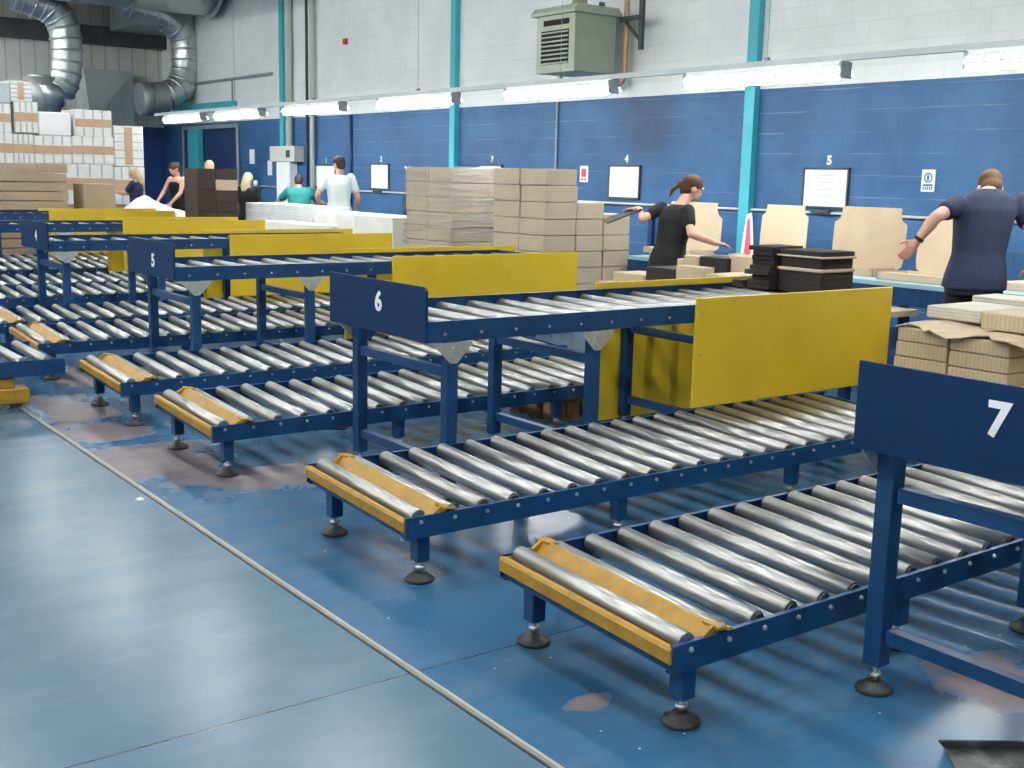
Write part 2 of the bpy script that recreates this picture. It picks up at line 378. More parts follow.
for i, (a, b, w) in enumerate(((.9, 1.15, 6.62), (.9, 1.15, 10.9), (.9, 1.15, 17.0))):
    tag(bx('conduit', 'dark_blue', (XW-.06, w, .3), (XW, w+.07, 1.18)), ['dark blue trunking dropping from the wall rail beside the wide cardboard lid', 'dark blue trunking dropping from the wall rail behind the woman in black', 'dark blue trunking dropping from the wall rail near whiteboard two'][i], 'trunking')
# electrical box
eb = empty('electrical_box', (XW-.2, 21.4, 1.1)); tag(eb, 'white T-shaped electrical box and trunking on the blue wall', 'electrical box')
MB().box((0, -.5, .6), (.2, .62, .9)).build('cabinet', 'cream_paint', eb)
MB().box((.04, -.2, -.6), (.2, .4, .6)).build('trunking', 'white_paint', eb)
MB().box((-.004, -.3, .68), (0, -.12, .82)).build('meter_window', 'steel_dark', eb)
tag(bx('wall_socket', 'paper', (XW-.02, 23.2, 1.65), (XW, 23.42, 1.95)), 'small white switch plate on the blue wall beside the doorway', 'switch')
tag(bx('wall_notice', 'paper', (XW-.01, 22.35, 1.42), (XW, 22.55, 1.72)), 'small white notice on the blue wall beside the electrical box', 'notice')
tag(bx('alarm_call_point', 'red', (XW-.05, 19.1, 3.79), (XW, 19.2, 3.89)), 'small red alarm box high on the white wall', 'alarm')
tag(MB().lathe((0, 0, 0), [(.0, 0), (.05, .0), (.055, .08), (.03, .12)], 12).build('wall_socket', 'paper', None, (XW-.1, 22.95, 1.19)), 'small white fitting on the wall rail by the woman with blond hair', 'fitting')

# whiteboards with their numbers
def whiteboard(n, y0, y1, z0, z1, tray, lab):
    b = empty('whiteboard', (XW, (y0+y1)/2, z0)); tag(b, lab, 'whiteboard', 'whiteboards on the blue wall'); w = abs(y1-y0)/2; h = z1-z0
    MB().box((-.02, -w+.02, .02), (-.006, w-.02, h-.02)).build('writing_surface', 'white_board', b)
    MB().box((-.03, -w, 0), (0, w, .022)).box((-.03, -w, h-.022), (0, w, h)).box((-.03, -w, 0), (0, -w+.022, h)).box((-.03, w-.022, 0), (0, w, h)).build('frame', 'steel_dark', b)
    m = MB(); rr = random.Random(n)
    for k in range(4):
        z = h-.09-k*.075; L = rr.uniform(.12, .3)
        m.box((-.0215, .1-L, z), (-.02, .1, z+.006))
    m.build('handwriting', 'print_grey', b)
    if tray: MB().box((-.09, -.12, -.05), (0, .12, -.02)).build('pen_tray', 'steel_dark', b)
    if n > 0:
        o = numeral(str(n), .13, 'number', None, (XW-.004, (y0+y1)/2-.02, z1+.075), ROT_W, .05)
        tag(o, 'small white number %s on the blue wall above its whiteboard' % NUM[n], 'number', 'white numbers on the wall')
        o.name = 'number_sign'
whiteboard(5, 7.92, 8.54, 1.24, 1.68, True, 'whiteboard under number five beside a pale blue safety sign')
whiteboard(4, 11.2, 11.82, 1.25, 1.69, False, 'whiteboard under number four behind the woman in black')
whiteboard(3, 14.25, 14.85, 1.24, 1.68, False, 'whiteboard under number three mostly hidden by the cardboard stack')
whiteboard(2, 17.59, 18.23, 1.23, 1.68, True, 'whiteboard under number two between the man in white and the cardboard')
whiteboard(1, 19.55, 20.4, 1.22, 1.65, False, 'whiteboard under number one partly behind the man in white')
# A4 notices
nt = empty('safety_sign', (XW, 6.965, 1.45)); tag(nt, 'white safety sign with a blue circle emblem on the blue wall', 'sign')
MB().box((-.008, -.077, 0), (0, .077, .22)).build('sheet', 'paper', nt)
ring = MB()
for k in range(20):
    a = 2*math.pi*k/20; b2 = 2*math.pi*(k+1)/20; c = Vector((0, 0, .14))
    p = [(-.0095, math.cos(q)*r_, .14+math.sin(q)*r_) for q, r_ in ((a, .05), (b2, .05), (b2, .034), (a, .034))]
    ring.face_block(p, [(0, 1, 2, 3)])
ring.box((-.0095, -.012, .115), (-.0085, .016, .165)).box((-.0095, -.055, .055), (-.0085, .055, .075))
ring.build('emblem', 'print_blue', nt)
m = MB()
for k in range(5): m.box((-.0095, -.055+k*.024, .02), (-.0085, -.04+k*.024, .048))
m.build('caption', 'print_blue', nt)
nn = empty('wall_notice', (XW, 12.35, 1.455)); tag(nn, 'pink and white notice on the blue wall beside whiteboard four', 'notice')
MB().box((-.008, -.085, 0), (0, .085, .22)).build('sheet', 'paper', nn)
MB().box((-.0095, -.05, .07), (-.008, .05, .18)).box((-.0095, -.06, .02), (-.008, -.01, .05)).box((-.0095, .01, .02), (-.008, .06, .05)).build('print', 'pink', nn)

# ------------------------------------------------------------------ gas heater with louvres
gx0, gx1, gy0, gy1, gz0, gz1 = 9.43, 10.1, 11.52, 12.3, 2.83, 3.6
ht = empty('unit_heater', (gx0, gy0, gz0)); tag(ht, 'grey green gas heater box with dark louvres high on the wall', 'heater')
W_, D_, H_ = gx1-gx0, gy1-gy0, gz1-gz0
MB().box((0, 0, 0), (W_, D_, H_-.06)).build('casing', 'heater', ht)
MB().box((-.05, -.05, H_-.06), (W_+.05, D_+.08, H_-.02)).prism([(-.05, H_-.02), (W_+.05, H_-.02), (W_, H_+.04), (0, H_+.04)], 1, -.04, D_+.06).build('lid', 'heater', ht)
MB().box((-.004, .12, .1), (.0, D_-.1, .52)).build('louvre_shade_plate', 'opening_shade', ht)  # dark plate on the solid casing paints in the shade behind the louvres
m = MB()
for k in range(8): m.box((-.02, .12, .105+k*.054), (-.003, D_-.1, .122+k*.054))
m.build('louvre', 'heater', ht)
MB().box((-.004, .12, .58), (.0, D_-.14, .65)).build('slot_shade_plate', 'opening_shade', ht)
MB().cyl((.35, .35, H_), (.35, .35, H_+3.0), .1, 16).build('flue', 'heater', ht)
MB().cyl((.55, .15, H_), (.55, .15, H_+.12), .04, 10).build('pipe_stub', 'steel_dark', ht)
tag(MB().tube([(0, 0, 4.2), (0, 0, .25), (0, .0, .12), (0, .04, .04), (0, .14, 0), (0, .3, 0)], .035, 10).build('gas_pipe', 'copper', None, (XW-.16, 11.42, 2.7)), 'thin copper coloured gas pipe beside the grey heater', 'pipe')
br = MB().box((0, 0, 0), (.05, .06, 3.9)).box((-.0, .06, .36), (.04, .43, .42)); br.tube([(.02, .02, .1), (.02, .38, .4)], .022, 6)
tag(br.build('wall_bracket', 'steel_dark', None, (XW-.3, 10.98, 3.1)), 'dark steel bracket frame hanging beside the gas pipe', 'bracket')

# ------------------------------------------------------------------ hanging fluorescent lights
def make_light(tm='tube'):
    L = 1.8; r = empty('fluorescent_light')
    MB().box((-.05, 0, .085), (.05, L, .13)).build('housing', 'white_paint', r)
    f = MB().prism([(-.12, .02), (-.112, .02), (-.052, .1), (-.06, .1)], 1, 0, L)
    # slotted reflector: two strips with bars between the slots
    g = MB()
    for k in range(13): g.prism([(-.1, .045), (-.095, .045), (-.07, .08), (-.075, .08)], 1, .0+k*.1475, .03+k*.1475)
    g.prism([(-.075, .08), (-.07, .08), (-.05, .105), (-.055, .105)], 1, 0, L).prism([(-.12, .02), (-.115, .02), (-.095, .045), (-.1, .045)], 1, 0, L)
    g.prism([(.115, .02), (.12, .02), (.055, .105), (.05, .105)], 1, 0, L)
    g.build('reflector', 'white_paint', r)
    for x, z in ((-.045, -.0), (.045, .05)):
        t = MB().cyl((x, .03, z), (x, L-.03, z), .024, 10).build('tube', tm, r)
    MB().box((-.07, -.012, -.01), (.07, .012, .12)).build('lamp_holder', 'grey_paint', r); MB().box((-.07, L-.012, -.01), (.07, L+.012, .12)).build('lamp_holder', 'grey_paint', r)
    return r
proto_wall = make_light('tube_wall')
XL = 8.0; first = True
labs = ['above the bench by the safety sign', 'in front of the turquoise column between boards four and five', 'hanging under the grey heater', 'hanging before the column behind the wrapped stack', 'hanging near the dark vertical pipes', 'hanging before the doorway edge', 'last of the row, in front of the dark doorway']
ys = [3.32, 6.25, 9.13, 12.03, 14.92, 17.33+.3, 20.1]
for i, y in enumerate(ys):
    o = proto_wall if i == 0 else copy_tree(proto_wall)
    o.location = (XL, y, 2.375); tag(o, 'lit fluorescent light %s' % labs[i], 'light', 'fluorescent lights over the packing bench')
def trunk(x, y0, y1, z, ztop, lab):
    t = empty('light_trunking', (x, y0, z)); tag(t, lab, 'trunking')
    MB().box((-.03, 0, 0), (.03, y1-y0, .05)).build('rail', 'rail_grey', t)
    k = y0+1.4
    while k < y1:
        MB().cyl((0, k-y0, .04), (0, k-y0, ztop-z), .0028, 6).box((-.02, k-y0-.02, .02), (.02, k-y0+.02, .08)).build('suspension_wire', 'grey_paint', t); k += 2.9
trunk(XL, -3, 22.5, 2.505, ZC, 'long grey trunking that carries the lights over the bench')
proto = None
rows = [(5.0, 4.7), (1.8, 4.7), (-1.4, 4.7), (-4.8, 4.7), (-8.5, 4.7)]
for ri, (x, z) in enumerate(rows):
    for j in range(10):
        y = -6.2+j*3.6+(ri % 2)*.5
        if y > (22 if ri == 0 else 26.3): continue
        o = proto = make_light() if proto is None else copy_tree(proto); o.location = (x, y, z); tag(o, 'overhead fluorescent light hung high above the conveyor hall', 'light', 'high fluorescent lights above the hall')
for y in (24.3, 26.4):  # unseen pair of lights with trunking, added only to brighten the end wall
    o = copy_tree(proto); o.location = (4.25, y, 4.7); tag(o, 'unseen fluorescent light added to brighten the clad end wall', 'light', 'added fill lights by the end wall')
trunk(4.25, 24.0, 28.4, 4.83, ZC, 'short grey trunking added to carry the unseen end wall fill lights')
for ri, (x, z) in enumerate(rows): trunk(x, -7, 23.7 if ri == 0 else 28.3, z+.13, ZC, ['grey trunking high above the upper conveyors', 'grey trunking high above the floor track', 'grey trunking high above the open aisle', 'grey trunking high above the far side of the aisle', 'grey trunking high above the plain white side wall'][ri])

# ------------------------------------------------------------------ low roller conveyors
PITCH, RX0, RZ, RR = .1475, 2.17, .252, .031
LOWW, X0L, TILT = .80, 2.105, .036
def lip_rail(L, z0, z1, t=.006, lip=.03, inward=1):
    """C-section rail along X from 0 to L; outer face at y=0"""
    s = inward; return MB().box((0, 0, z0), (L, s*t, z1)).box((0, s*t, z0), (L, s*lip, z0+t)).box((0, s*t, z1-t), (L, s*.016, z1))
bolt_me = MB().cyl((0, 0, 0), (0, -.005, 0), .0085, 6).cyl((0, -.005, 0), (0, -.009, 0), .005, 8).mesh('bolt', 'bolt')
foot_me = MB().cyl((0, 0, .03), (0, 0, .11), .009, 8).cyl((0, 0, .045), (0, 0, .06), .02, 6).mesh('threaded_rod', 'bolt')
pad_me = MB().lathe((0, 0, 0), [(.052, 0), (.056, .006), (.052, .015), (.034, .021), (.028, .032), (.012, .034)], 20).mesh('rubber_pad', 'black')
def roller_mesh(w, r, dz=0):
    return MB().cyl((0, 0, 0), (0, w, dz), r, 24).mesh('roller', 'roller')
def bear_mesh(y0, y1, z0=0, z1=0): return MB().cyl((0, y0, z0), (0, y1, z1), RR*.8, 14).cyl((0, y0-.012 if y0 <= 0 else y0, z0), (0, y1 if y0 <= 0 else y1+.012, z1), .009, 8).mesh('bearing', 'roller_end')
RW = LOWW-.06
roll_me = roller_mesh(RW, RR, TILT*RW/LOWW)
bear_a = bear_mesh(-.01, 0); bear_b = bear_mesh(RW, RW+.01, TILT*RW/LOWW, TILT*RW/LOWW)
def tz(y): return TILT*y/LOWW
def make_low(length, legs, detail=True):
    r = empty('roller_conveyor'); L = length
    for side in (0, 1):
        rail = lip_rail(L, .185, .267).build('side_rail', 'blue', r, (X0L, 0, 0))
        if side: rail.location = (X0L, LOWW, TILT); rail.scale = (1, -1, 1)
        for k in range(1, int((L-.1)/PITCH)): inst(bolt_me, 'bolt', rail, (RX0+PITCH*k-X0L, 0, .243))
    for k in range(1, 60):
        if RX0+PITCH*k > X0L+L-.05: break
        ro = inst(roll_me, 'roller', r, (RX0+PITCH*k, .03, RZ+tz(.03)))
        inst(bear_a, 'bearing', ro); inst(bear_b, 'bearing', ro)
    def member(name, x0, x1, z0, z1, y0=.006, y1=LOWW-.006, mat='blue'):
        MB().prism([(y0, z0+tz(y0)), (y1, z0+tz(y1)), (y1, z1+tz(y1)), (y0, z1+tz(y0))], 0, x0, x1).build(name, mat, r)
    member('end_cross_member', X0L+.012, X0L+.04, .185, .2); member('end_cross_member', X0L+L-.02, X0L+L, .185, .25)
    # yellow end tray that holds the first roller
    def strip(m, poly):
        a, b = .007, LOWW-.007; n = len(poly)
        vs = [(x, a, z+tz(a)) for x, z in poly]+[(x, b, z+tz(b)) for x, z in poly]
        m.face_block(vs, [tuple(range(n))[::-1], tuple(range(n, 2*n))]+[(i, (i+1) % n, n+(i+1) % n, n+i) for i in range(n)])
    t = MB(); strip(t, [(2.098, .214), (2.116, .21), (2.122, .252), (2.116, .262), (2.102, .262), (2.096, .252)]); strip(t, [(2.116, .205), (2.25, .205), (2.25, .212), (2.116, .212)])
    strip(t, [(2.214, .225), (2.220, .219), (2.285, .281), (2.279, .289), (2.27, .287)])
    for y in (.008, LOWW-.02): t.prism([(2.116, .212+tz(y)), (2.28, .212+tz(y)), (2.285, .287+tz(y)), (2.262, .290+tz(y)), (2.215, .262+tz(y)), (2.15, .258+tz(y)), (2.118, .258+tz(y))], 1, y, y+.012)
    for y0, y1 in ((-.012, .05), (LOWW-.05, LOWW+.02)): t.prism([(2.262, .284+tz(y0)), (2.318, .276+tz(y0)), (2.318, .282+tz(y0)), (2.262, .292+tz(y0))], 1, y0, y1)
    tr = t.build('end_tray', 'tray_yellow', r)
    MB().cyl((RX0, .02, RZ+.004+tz(.02)), (RX0, LOWW-.02, RZ+.004+tz(LOWW-.02)), RR, 24).build('tray_roller', 'roller', tr)
    inst(bolt_me, 'bolt', tr, (2.168, 0, .246)); inst(bolt_me, 'bolt', tr, (2.29, 0, .29))
    for x in legs:
        for y in (.055, LOWW-.067):
            lg = MB().bbox((x-.027, y-.027, .078), (x+.027, y+.027, .186+tz(y)), .003).build('leg', 'blue', r)
            inst(foot_me, 'threaded_rod', lg, (x, y, 0)); inst(pad_me, 'rubber_pad', lg, (x, y, 0))
        member('cross_member', x-.02, x+.02, .19, .215, .07, LOWW-.074)
    return r
LL = 3.35
low = make_low(LL, (2.2, 3.19, 4.3, 5.35))
yA = {7: .26, 6: 3.452, 5: 6.64, 4: 9.66, 3: 12.78, 2: 15.9}
yB = {6: 2.07, 5: 5.265, 4: 8.42, 3: 11.5, 2: 14.6}
first = True
for n in (7, 6, 5, 4, 3, 2):
    for d, s in ((yA, 'A'), (yB, 'B')):
        if n not in d: continue
        o = low if first else copy_tree(low); first = False
        o.location = (0, d[n], 0)
        if s == 'A': lab = 'low blue roller conveyor with yellow end tray just in front of upper conveyor %s' % NUM[n] if n != 7 else 'low blue roller conveyor with yellow end tray beyond upper conveyor seven'
        else: lab = 'low blue roller conveyor with yellow end tray, midway between signs %s and %s' % (NUM[n], NUM[n+1])
        tag(o, lab, 'conveyor', 'low roller conveyors')

# ------------------------------------------------------------------ upper roller conveyors with sign boards
UW = .885; UP = .197; UX0, UX1 = 2.70, 5.98; PXs = 4.345
uroll = roller_mesh(UW-.06, .029)
def make_upper(gx=6.02):
    r = empty('upper_roller_conveyor')
    # y=0 outer face of near rail, y=UW outer face of far rail
    for side in (0, 1):
        m = lip_rail(UX1-UX0, .768, .862, inward=1); rail = m.build('side_rail', 'blue', r, (UX0, 0 if not side else UW, 0))
        if side: rail.scale = (1, -1, 1)
        for k in range(8): inst(bolt_me, 'bolt', rail, (.09+UP*k, 0, .805))
    k = 0
    while UX0+.05+UP*k < UX1-.05:
        inst(uroll, 'roller', r, (2.79+UP*k-.06, .03, .812)); k += 1
        if 2.73+UP*k > UX1-.05: break
    MB().box((UX1-.02, .006, .77), (UX1, UW-.006, .86)).build('end_cross_member', 'blue', r)
    for i, x in enumerate((2.84, 3.69, 4.67, 5.7)):
        for y, s in ((.035, 0), (UW-.024, 1)):
            lg = MB().bbox((x-.029, y-.029, .085), (x+.029, y+.029, .768), .003).build('leg', 'blue', r)
            inst(foot_me, 'threaded_rod', lg, (x, y, 0)); inst(pad_me, 'rubber_pad', lg, (x, y, 0))
            yy = y-.036 if s == 0 else y+.031
            if i < 2 or s: MB().prism([(x-.1, .765), (x+.1, .765), (x+.1, .75), (x+.018, .668), (x-.018, .668), (x-.1, .75)], 1, yy, yy+.005).cyl((x-.0, yy, .69), (x, yy-.006, .69), .01, 6).cyl((x-.0, yy, .735), (x, yy-.006, .735), .01, 6).build('gusset_plate', 'zinc', lg)
        for z0, z1 in ((.598, .642), (.165, .208)):
            MB().box((x-.02, .064, z0), (x+.02, UW-.064, z1)).build('crossbar', 'blue', r)
    sb = MB().prism([(-.01, .775), (UW+.0, .768), (UW+.0, 1.017), (-.01+.02, 1.017), (-.01, 1.0)], 0, 2.682, 2.694)
    sb = sb.build('sign_board', 'sign_blue', r)
    # yellow side guards
    MB().bbox((PXs, -.024, .312), (gx, -.006, .898), .003).build('side_guard', 'yellow', r)
    MB().bbox((4.44, UW+.006, .06), (gx+.03, UW+.024, .898), .003).build('side_guard', 'yellow', r)
    MB().cyl((4.38, -.024, .82), (4.38, -.03, .82), .008, 8).cyl((4.38, -.024, .6), (4.38, -.03, .6), .008, 8).cyl((5.95, -.024, .82), (5.95, -.03, .82), .008, 8).build('fixing', 'bolt', r)
    return r
up = make_upper(); first = True
yU = {7: 1.09, 6: 4.256, 5: 7.445, 4: 10.47, 3: 13.59, 2: 16.71}
for n in (7, 6, 5, 4, 3, 2):
    if n == 7: o = up
    elif n == 6: o = copy_tree(up)
    elif n == 5: o = up2 = make_upper(6.13)
    else: o = copy_tree(up2)
    o.location = (0 if n > 5 else .05, yU[n], 0)
    tag(o, 'tall blue upper roller conveyor with yellow side guards and sign board %s' % NUM[n], 'conveyor', 'upper roller conveyors')
nums = {7: (1.547, .922), 6: (4.658, .913), 5: (7.825, .878), 4: (10.833, .886), 3: (14.03, .89), 2: (17.2, .89)}
for o in [o for o in C.objects if o.parent is None and o.name.startswith('upper_roller_conveyor')]:
    n = min(yU, key=lambda k: abs(yU[k]-o.location.y))
    sb = [c for c in o.children if c.name.startswith('sign_board')][0]
    y, z = nums[n]; numeral(str(n), .125, 'number', sb, (2.681, y-o.location.y, z), ROT_W, .03)

# ------------------------------------------------------------------ transfer car on the track
tc = empty('transfer_car', (2.03, 7.5, 0)); tag(tc, 'blue roller transfer car on yellow wheels at the end of the track', 'transfer car')
MB().box((-3.2, 0, .2), (0, .006, .3)).box((-3.2, .006, .2), (0, .03, .206)).build('side_rail', 'blue', tc)
MB().box((-3.2, .86, .2), (0, .866, .3)).build('side_rail', 'blue', tc)
MB().box((-.006, .006, .2), (0, .86, .27)).build('end_plate', 'blue', tc)
cr = roller_mesh(.8, RR)
for k in range(20): inst(cr, 'roller', tc, (-.1-PITCH*k, .03, .285))
MB().bbox((-1.6, .02, .13), (-.3, .14, .199), .008).build('chassis_beam', 'tray_yellow', tc); MB().bbox((-1.6, .7, .13), (-.3, .82, .199), .008).build('chassis_beam', 'tray_yellow', tc)
MB().bbox((-.7, -.0, .03), (-.22, .13, .13), .008).build('wheel_box', 'tray_yellow', tc); MB().bbox((-.7, .7, .03), (-.22, .82, .13), .008).build('wheel_box', 'tray_yellow', tc)
MB().cyl((-.3, .03, .045), (-.3, .1, .045), .045, 16).build('wheel', 'steel_dark', tc); MB().cyl((-.3, .73, .045), (-.3, .8, .045), .045, 16).build('wheel', 'steel_dark', tc)

# ------------------------------------------------------------------ packing bench along the wall
bn = empty('packing_bench', (8.0, 2.5, 0)); tag(bn, 'long blue packing bench along the wall under the whiteboards', 'bench')
MB().box((0, 0, .70), (1.15, 6.33, .735)).build('worktop', 'bench_top', bn)
MB().box((.01, .01, .555), (.04, 6.32, .70)).box((1.1, .01, .6), (1.13, 6.32, .70)).build('apron', 'blue', bn)
for k in range(6):
    for x in (.02, 1.06): MB().box((x, .1+k*1.21, 0), (x+.06, .16+k*1.21, .7)).build('leg', 'blue', bn)
MB().box((.05, .1, .2), (1.06, 6.2, .225)).build('shelf', 'blue', bn)

# opened cartons: an upright notched lid and a shallow tray
def open_carton(u0, u1, v0, v1, X, lab, tray=None, tilt=.06, notch=.16, mat='card_pale'):
    a = PX(u0, v1, 0, X); b = PX(u1, v1, 0, X); t = PX((u0+u1)/2, v0, 0, X); zb = .742; y0, y1 = b.y, a.y; z1 = t.z
    r = empty('open_carton', (X, (y0+y1)/2, .736)); tag(r, lab, 'carton', 'opened cartons on the bench'); w = (y1-y0)/2; h = z1-.736
    n = notch*w*1.9
    n *= 1.25; P = [(-w+n*.6, 0), (w-n*.6, 0), (w-n*.5, .04), (w-n*.1, .08), (w, .14), (w, h-n), (w-n*.35, h-n*.78), (w-n*.5, h-n*.5), (w-n*.5, h), (-w+n*.5, h), (-w+n*.5, h-n*.5), (-w+n*.35, h-n*.78), (-w, h-n), (-w, .14), (-w+n*.1, .08), (-w+n*.5, .04)]
    m = MB(); nn = len(P)
    vs = [(p[1]*tilt, p[0], p[1]) for p in P]+[(p[1]*tilt+.006, p[0], p[1]) for p in P]
    m.face_block(vs, [tuple(range(nn)), tuple(range(nn, 2*nn))[::-1]]+[(i, nn+i, nn+(i+1) % nn, (i+1) % nn) for i in range(nn)]); m.build('lid', mat, r)
    T = tray or (-.34, w*.85, .06)
    x0, ww, hh = T
    tm = MB().box((x0, -ww, 0), (0, ww, .004)).box((x0, -ww, 0), (x0+.005, ww, hh)).box((x0, -ww, 0), (0, -ww+.005, hh)).box((x0, ww-.005, 0), (0, ww, hh)).box((-.005, -ww, 0), (0, ww, hh))
    tm.box((x0-.001, -ww+.03, hh-.002), (x0+.09, ww-.03, hh+.001)); tm.build('tray', mat, r)
    return r
open_carton(662, 719, 202, 250, 8.9, 'tall notched carton lid standing behind the woman in black')
open_carton(758, 804, 205, 258, 9.0, 'narrow notched carton lid under whiteboard five', (-.5, .24, .07))
open_carton(829, 901, 207, 280, 8.55, 'wide flat notched carton lid between the dark stack and the man in navy', (-.3, .3, .07), mat='card')
open_carton(913, 985, 218, 288, 8.55, 'notched carton lid mostly hidden behind the man in navy', (-.42, .4, .06))
tag(bx('carton_tray', 'card_pale', (8.25, 4.45, .735), (8.6, 4.85, .80), bv=.004), 'shallow closed carton on the bench beside the man in navy', 'carton')
p = PX(330+300, 266, 0, 8.3)
o = bx('small_carton', 'card_pale', (8.1, 8.48, .735), (8.2, 8.6, .83), bv=.004); tag(o, 'small pale carton on the bench beside the woman in black', 'carton')
rb = empty('striped_board', (8.75, 7.62+.25, .735)); tag(rb, 'narrow red and white board leaning against the wall behind the bench', 'board')
MB().prism([(-.08, 0), (.1, 0), (.04, .45), (-.01, .47), (-.03, .42)], 0, 0, .012).build('board', 'white_paint', rb)
MB().prism([(-.045, .01), (.05, .01), (.025, .40), (0, .42), (-.01, .4)], 0, -.003, 0).build('red_stripe', 'pink', rb)

# ------------------------------------------------------------------ bundles of flat cardboard
def bundle(name, mat, a, b, lab, group, strap=False, cat='bundle', jit=.008, cover=None):
    j = [random.uniform(-jit, jit) for _ in range(2)]
    a2 = (a[0]+j[0], a[1]+j[1], a[2]); b2 = (b[0]+j[0], b[1]+j[1], b[2]-.004)
    o = bx(name, mat, a2, b2, bv=.006); tag(o, lab, cat, group); return o
def pallet(x0, y0, x1, y1, z, lab, slabs=5):
    r = empty('pallet', (x0, y0, z)); tag(r, lab, 'pallet'); w = x1-x0; d = y1-y0
    for i in range(3):
        yy = (d-.1)*i/2
        MB().box((0, yy, 0), (w, yy+.1, .02)).build('bottom_board', 'pallet', r)
        for j in range(3): MB().box(((w-.1)*j/2, yy, .02), ((w-.1)*j/2+.1, yy+.1, .11)).build('block', 'pallet', r)
    for i in range(slabs):
        xx = (w-.1)*i/(slabs-1); MB().box((xx, 0, .11), (xx+.1, d, .13)).build('deck_board', 'pallet', r)
    return r
# film-wrapped stack
SX, SY0, SY1 = 7.0, 10.6, 11.55
pallet(SX, SY0, SX+.8, SY1, 0, 'wooden pallet under the film-wrapped cardboard stack')
zz = .13; lay = [.175]*7+[.115, .115]
k = 0; edges = [.13+.1622*i for i in range(10)]
for i in range(9):
    for c, (ya, yb_) in enumerate(((SY0, SY0+.47), (SY0+.478, SY1))):
        sh = .02*((i*7) % 3-1)
        bundle('cardboard_bundle', 'card_layers', (SX+.004+abs(sh)*.4, ya, edges[i]), (SX+.8, yb_, edges[i+1]), 'flat cardboard bundle in the film-wrapped stack, %s layer up, %s side' % (ORD[i], ['open stack', 'white carton'][c]), 'bundles inside the film-wrapped stack', jit=.006)
fl = MB().box((SX-.012, SY0-.014, .2), (SX+.815, SY1+.014, 1.6)); fo = fl.build('stretch_film', 'film'); tag(fo, 'clear stretch film wrapped round the tall cardboard stack', 'film')
# open stack, stepping down
S2 = [(7.0, 7.42, 9), (7.42, 7.80, 9), (7.80, 8.16-.2, 7)]
pallet(7.0, 8.94, 7.4, 9.8, 0, 'wooden pallet under the open cardboard stack')
for c, (ya, yb_) in enumerate(((8.93, 9.34), (9.35, 9.79))):
    for i in range(9):
        bundle('cardboard_bundle', 'card_layers', (7.0, ya, edges[i]), (7.40, yb_, edges[i+1]), 'flat cardboard bundle in the open stack, %s layer up, %s' % (ORD[i], ['next to the steps', 'next to the film-wrapped stack'][c]), 'bundles in the open cardboard stack')
for i in range(7):
    bundle('cardboard_bundle', 'card_layers', (7.41, 8.93, edges[i] if i else 0), (7.765, 9.33, edges[i+1]), 'flat cardboard bundle in the middle step of the open stack, %s layer up' % ORD[i], 'bundles in the open cardboard stack')
for i in range(6):
    bundle('cardboard_bundle', 'card_layers', (7.775, 8.93, edges[i] if i else 0), (8.13, 9.33, edges[i+1] if i < 5 else 1.155), 'flat cardboard bundle in the lowest step of the open stack, %s layer up' % ORD[i], 'bundles in the open cardboard stack')

# ------------------------------------------------------------------ table behind upper conveyor six with dark and pale card
tb = empty('packing_table', (6.3, 4.7, 0)); tag(tb, 'low packing table behind upper conveyor six carrying dark and pale card', 'table')
MB().box((0, 0, .62), (.7, 2.62, .66)).build('table_top', 'card', tb)
for x in (.03, .62):
    for y in (.05, 2.5): MB().box((x, y, 0), (x+.05, y+.05, .62)).build('leg', 'blue', tb)
def flat_on(name, mat, u0, u1, vt, X, dx, z0, lab, group, cat='bundle'):
    a = PX(u0, vt, 0, X); b = PX(u1, vt, 0, X); return bundle(name, mat, (X, b.y, z0), (X+dx, a.y, max(a.z, z0+.03)), lab, group, cat=cat, jit=0)
G = 'card bundles on the table behind conveyor six'
flat_on('card_bundle', 'card_pale', 613, 644, 271, 6.32, .3, .66, 'pale card piece at the table end nearest the cardboard stacks', G)
flat_on('card_bundle', 'card_black', 646, 675, 266, 6.34, .5, .66, 'dark brown card bundle in front of the woman in black', G)
flat_on('card_bundle', 'card_flute', 676, 704, 264.5, 6.32, .12, .66, 'pale fluted card bundle in front of the woman in black', G)
flat_on('card_bundle', 'card_pale', 704.5, 788, 273, 6.34, .55, .66, 'wide flat pale card sheets on the table behind conveyor six', G)
flat_on('card_bundle', 'card_flute', 684, 699, 254.5, 6.76, .1, .66, 'small upright pale card bundle behind the fluted one', G)
flat_on('card_bundle', 'card_flute', 677, 683.5, 258, 6.76, .15, .66, 'tiny pale card bundle behind the dark one', G)
flat_on('card_bundle', 'card_black', 699.5, 728, 255.5, 6.76, .22, .66, 'dark brown card bundle behind the wide flat sheets', G)
pc = flat_on('printed_carton', 'card_pale', 729, 772, 254.5, 6.8, .19, .66, 'pale carton with a faint print on its side, beside the dark bundle', G, 'carton')
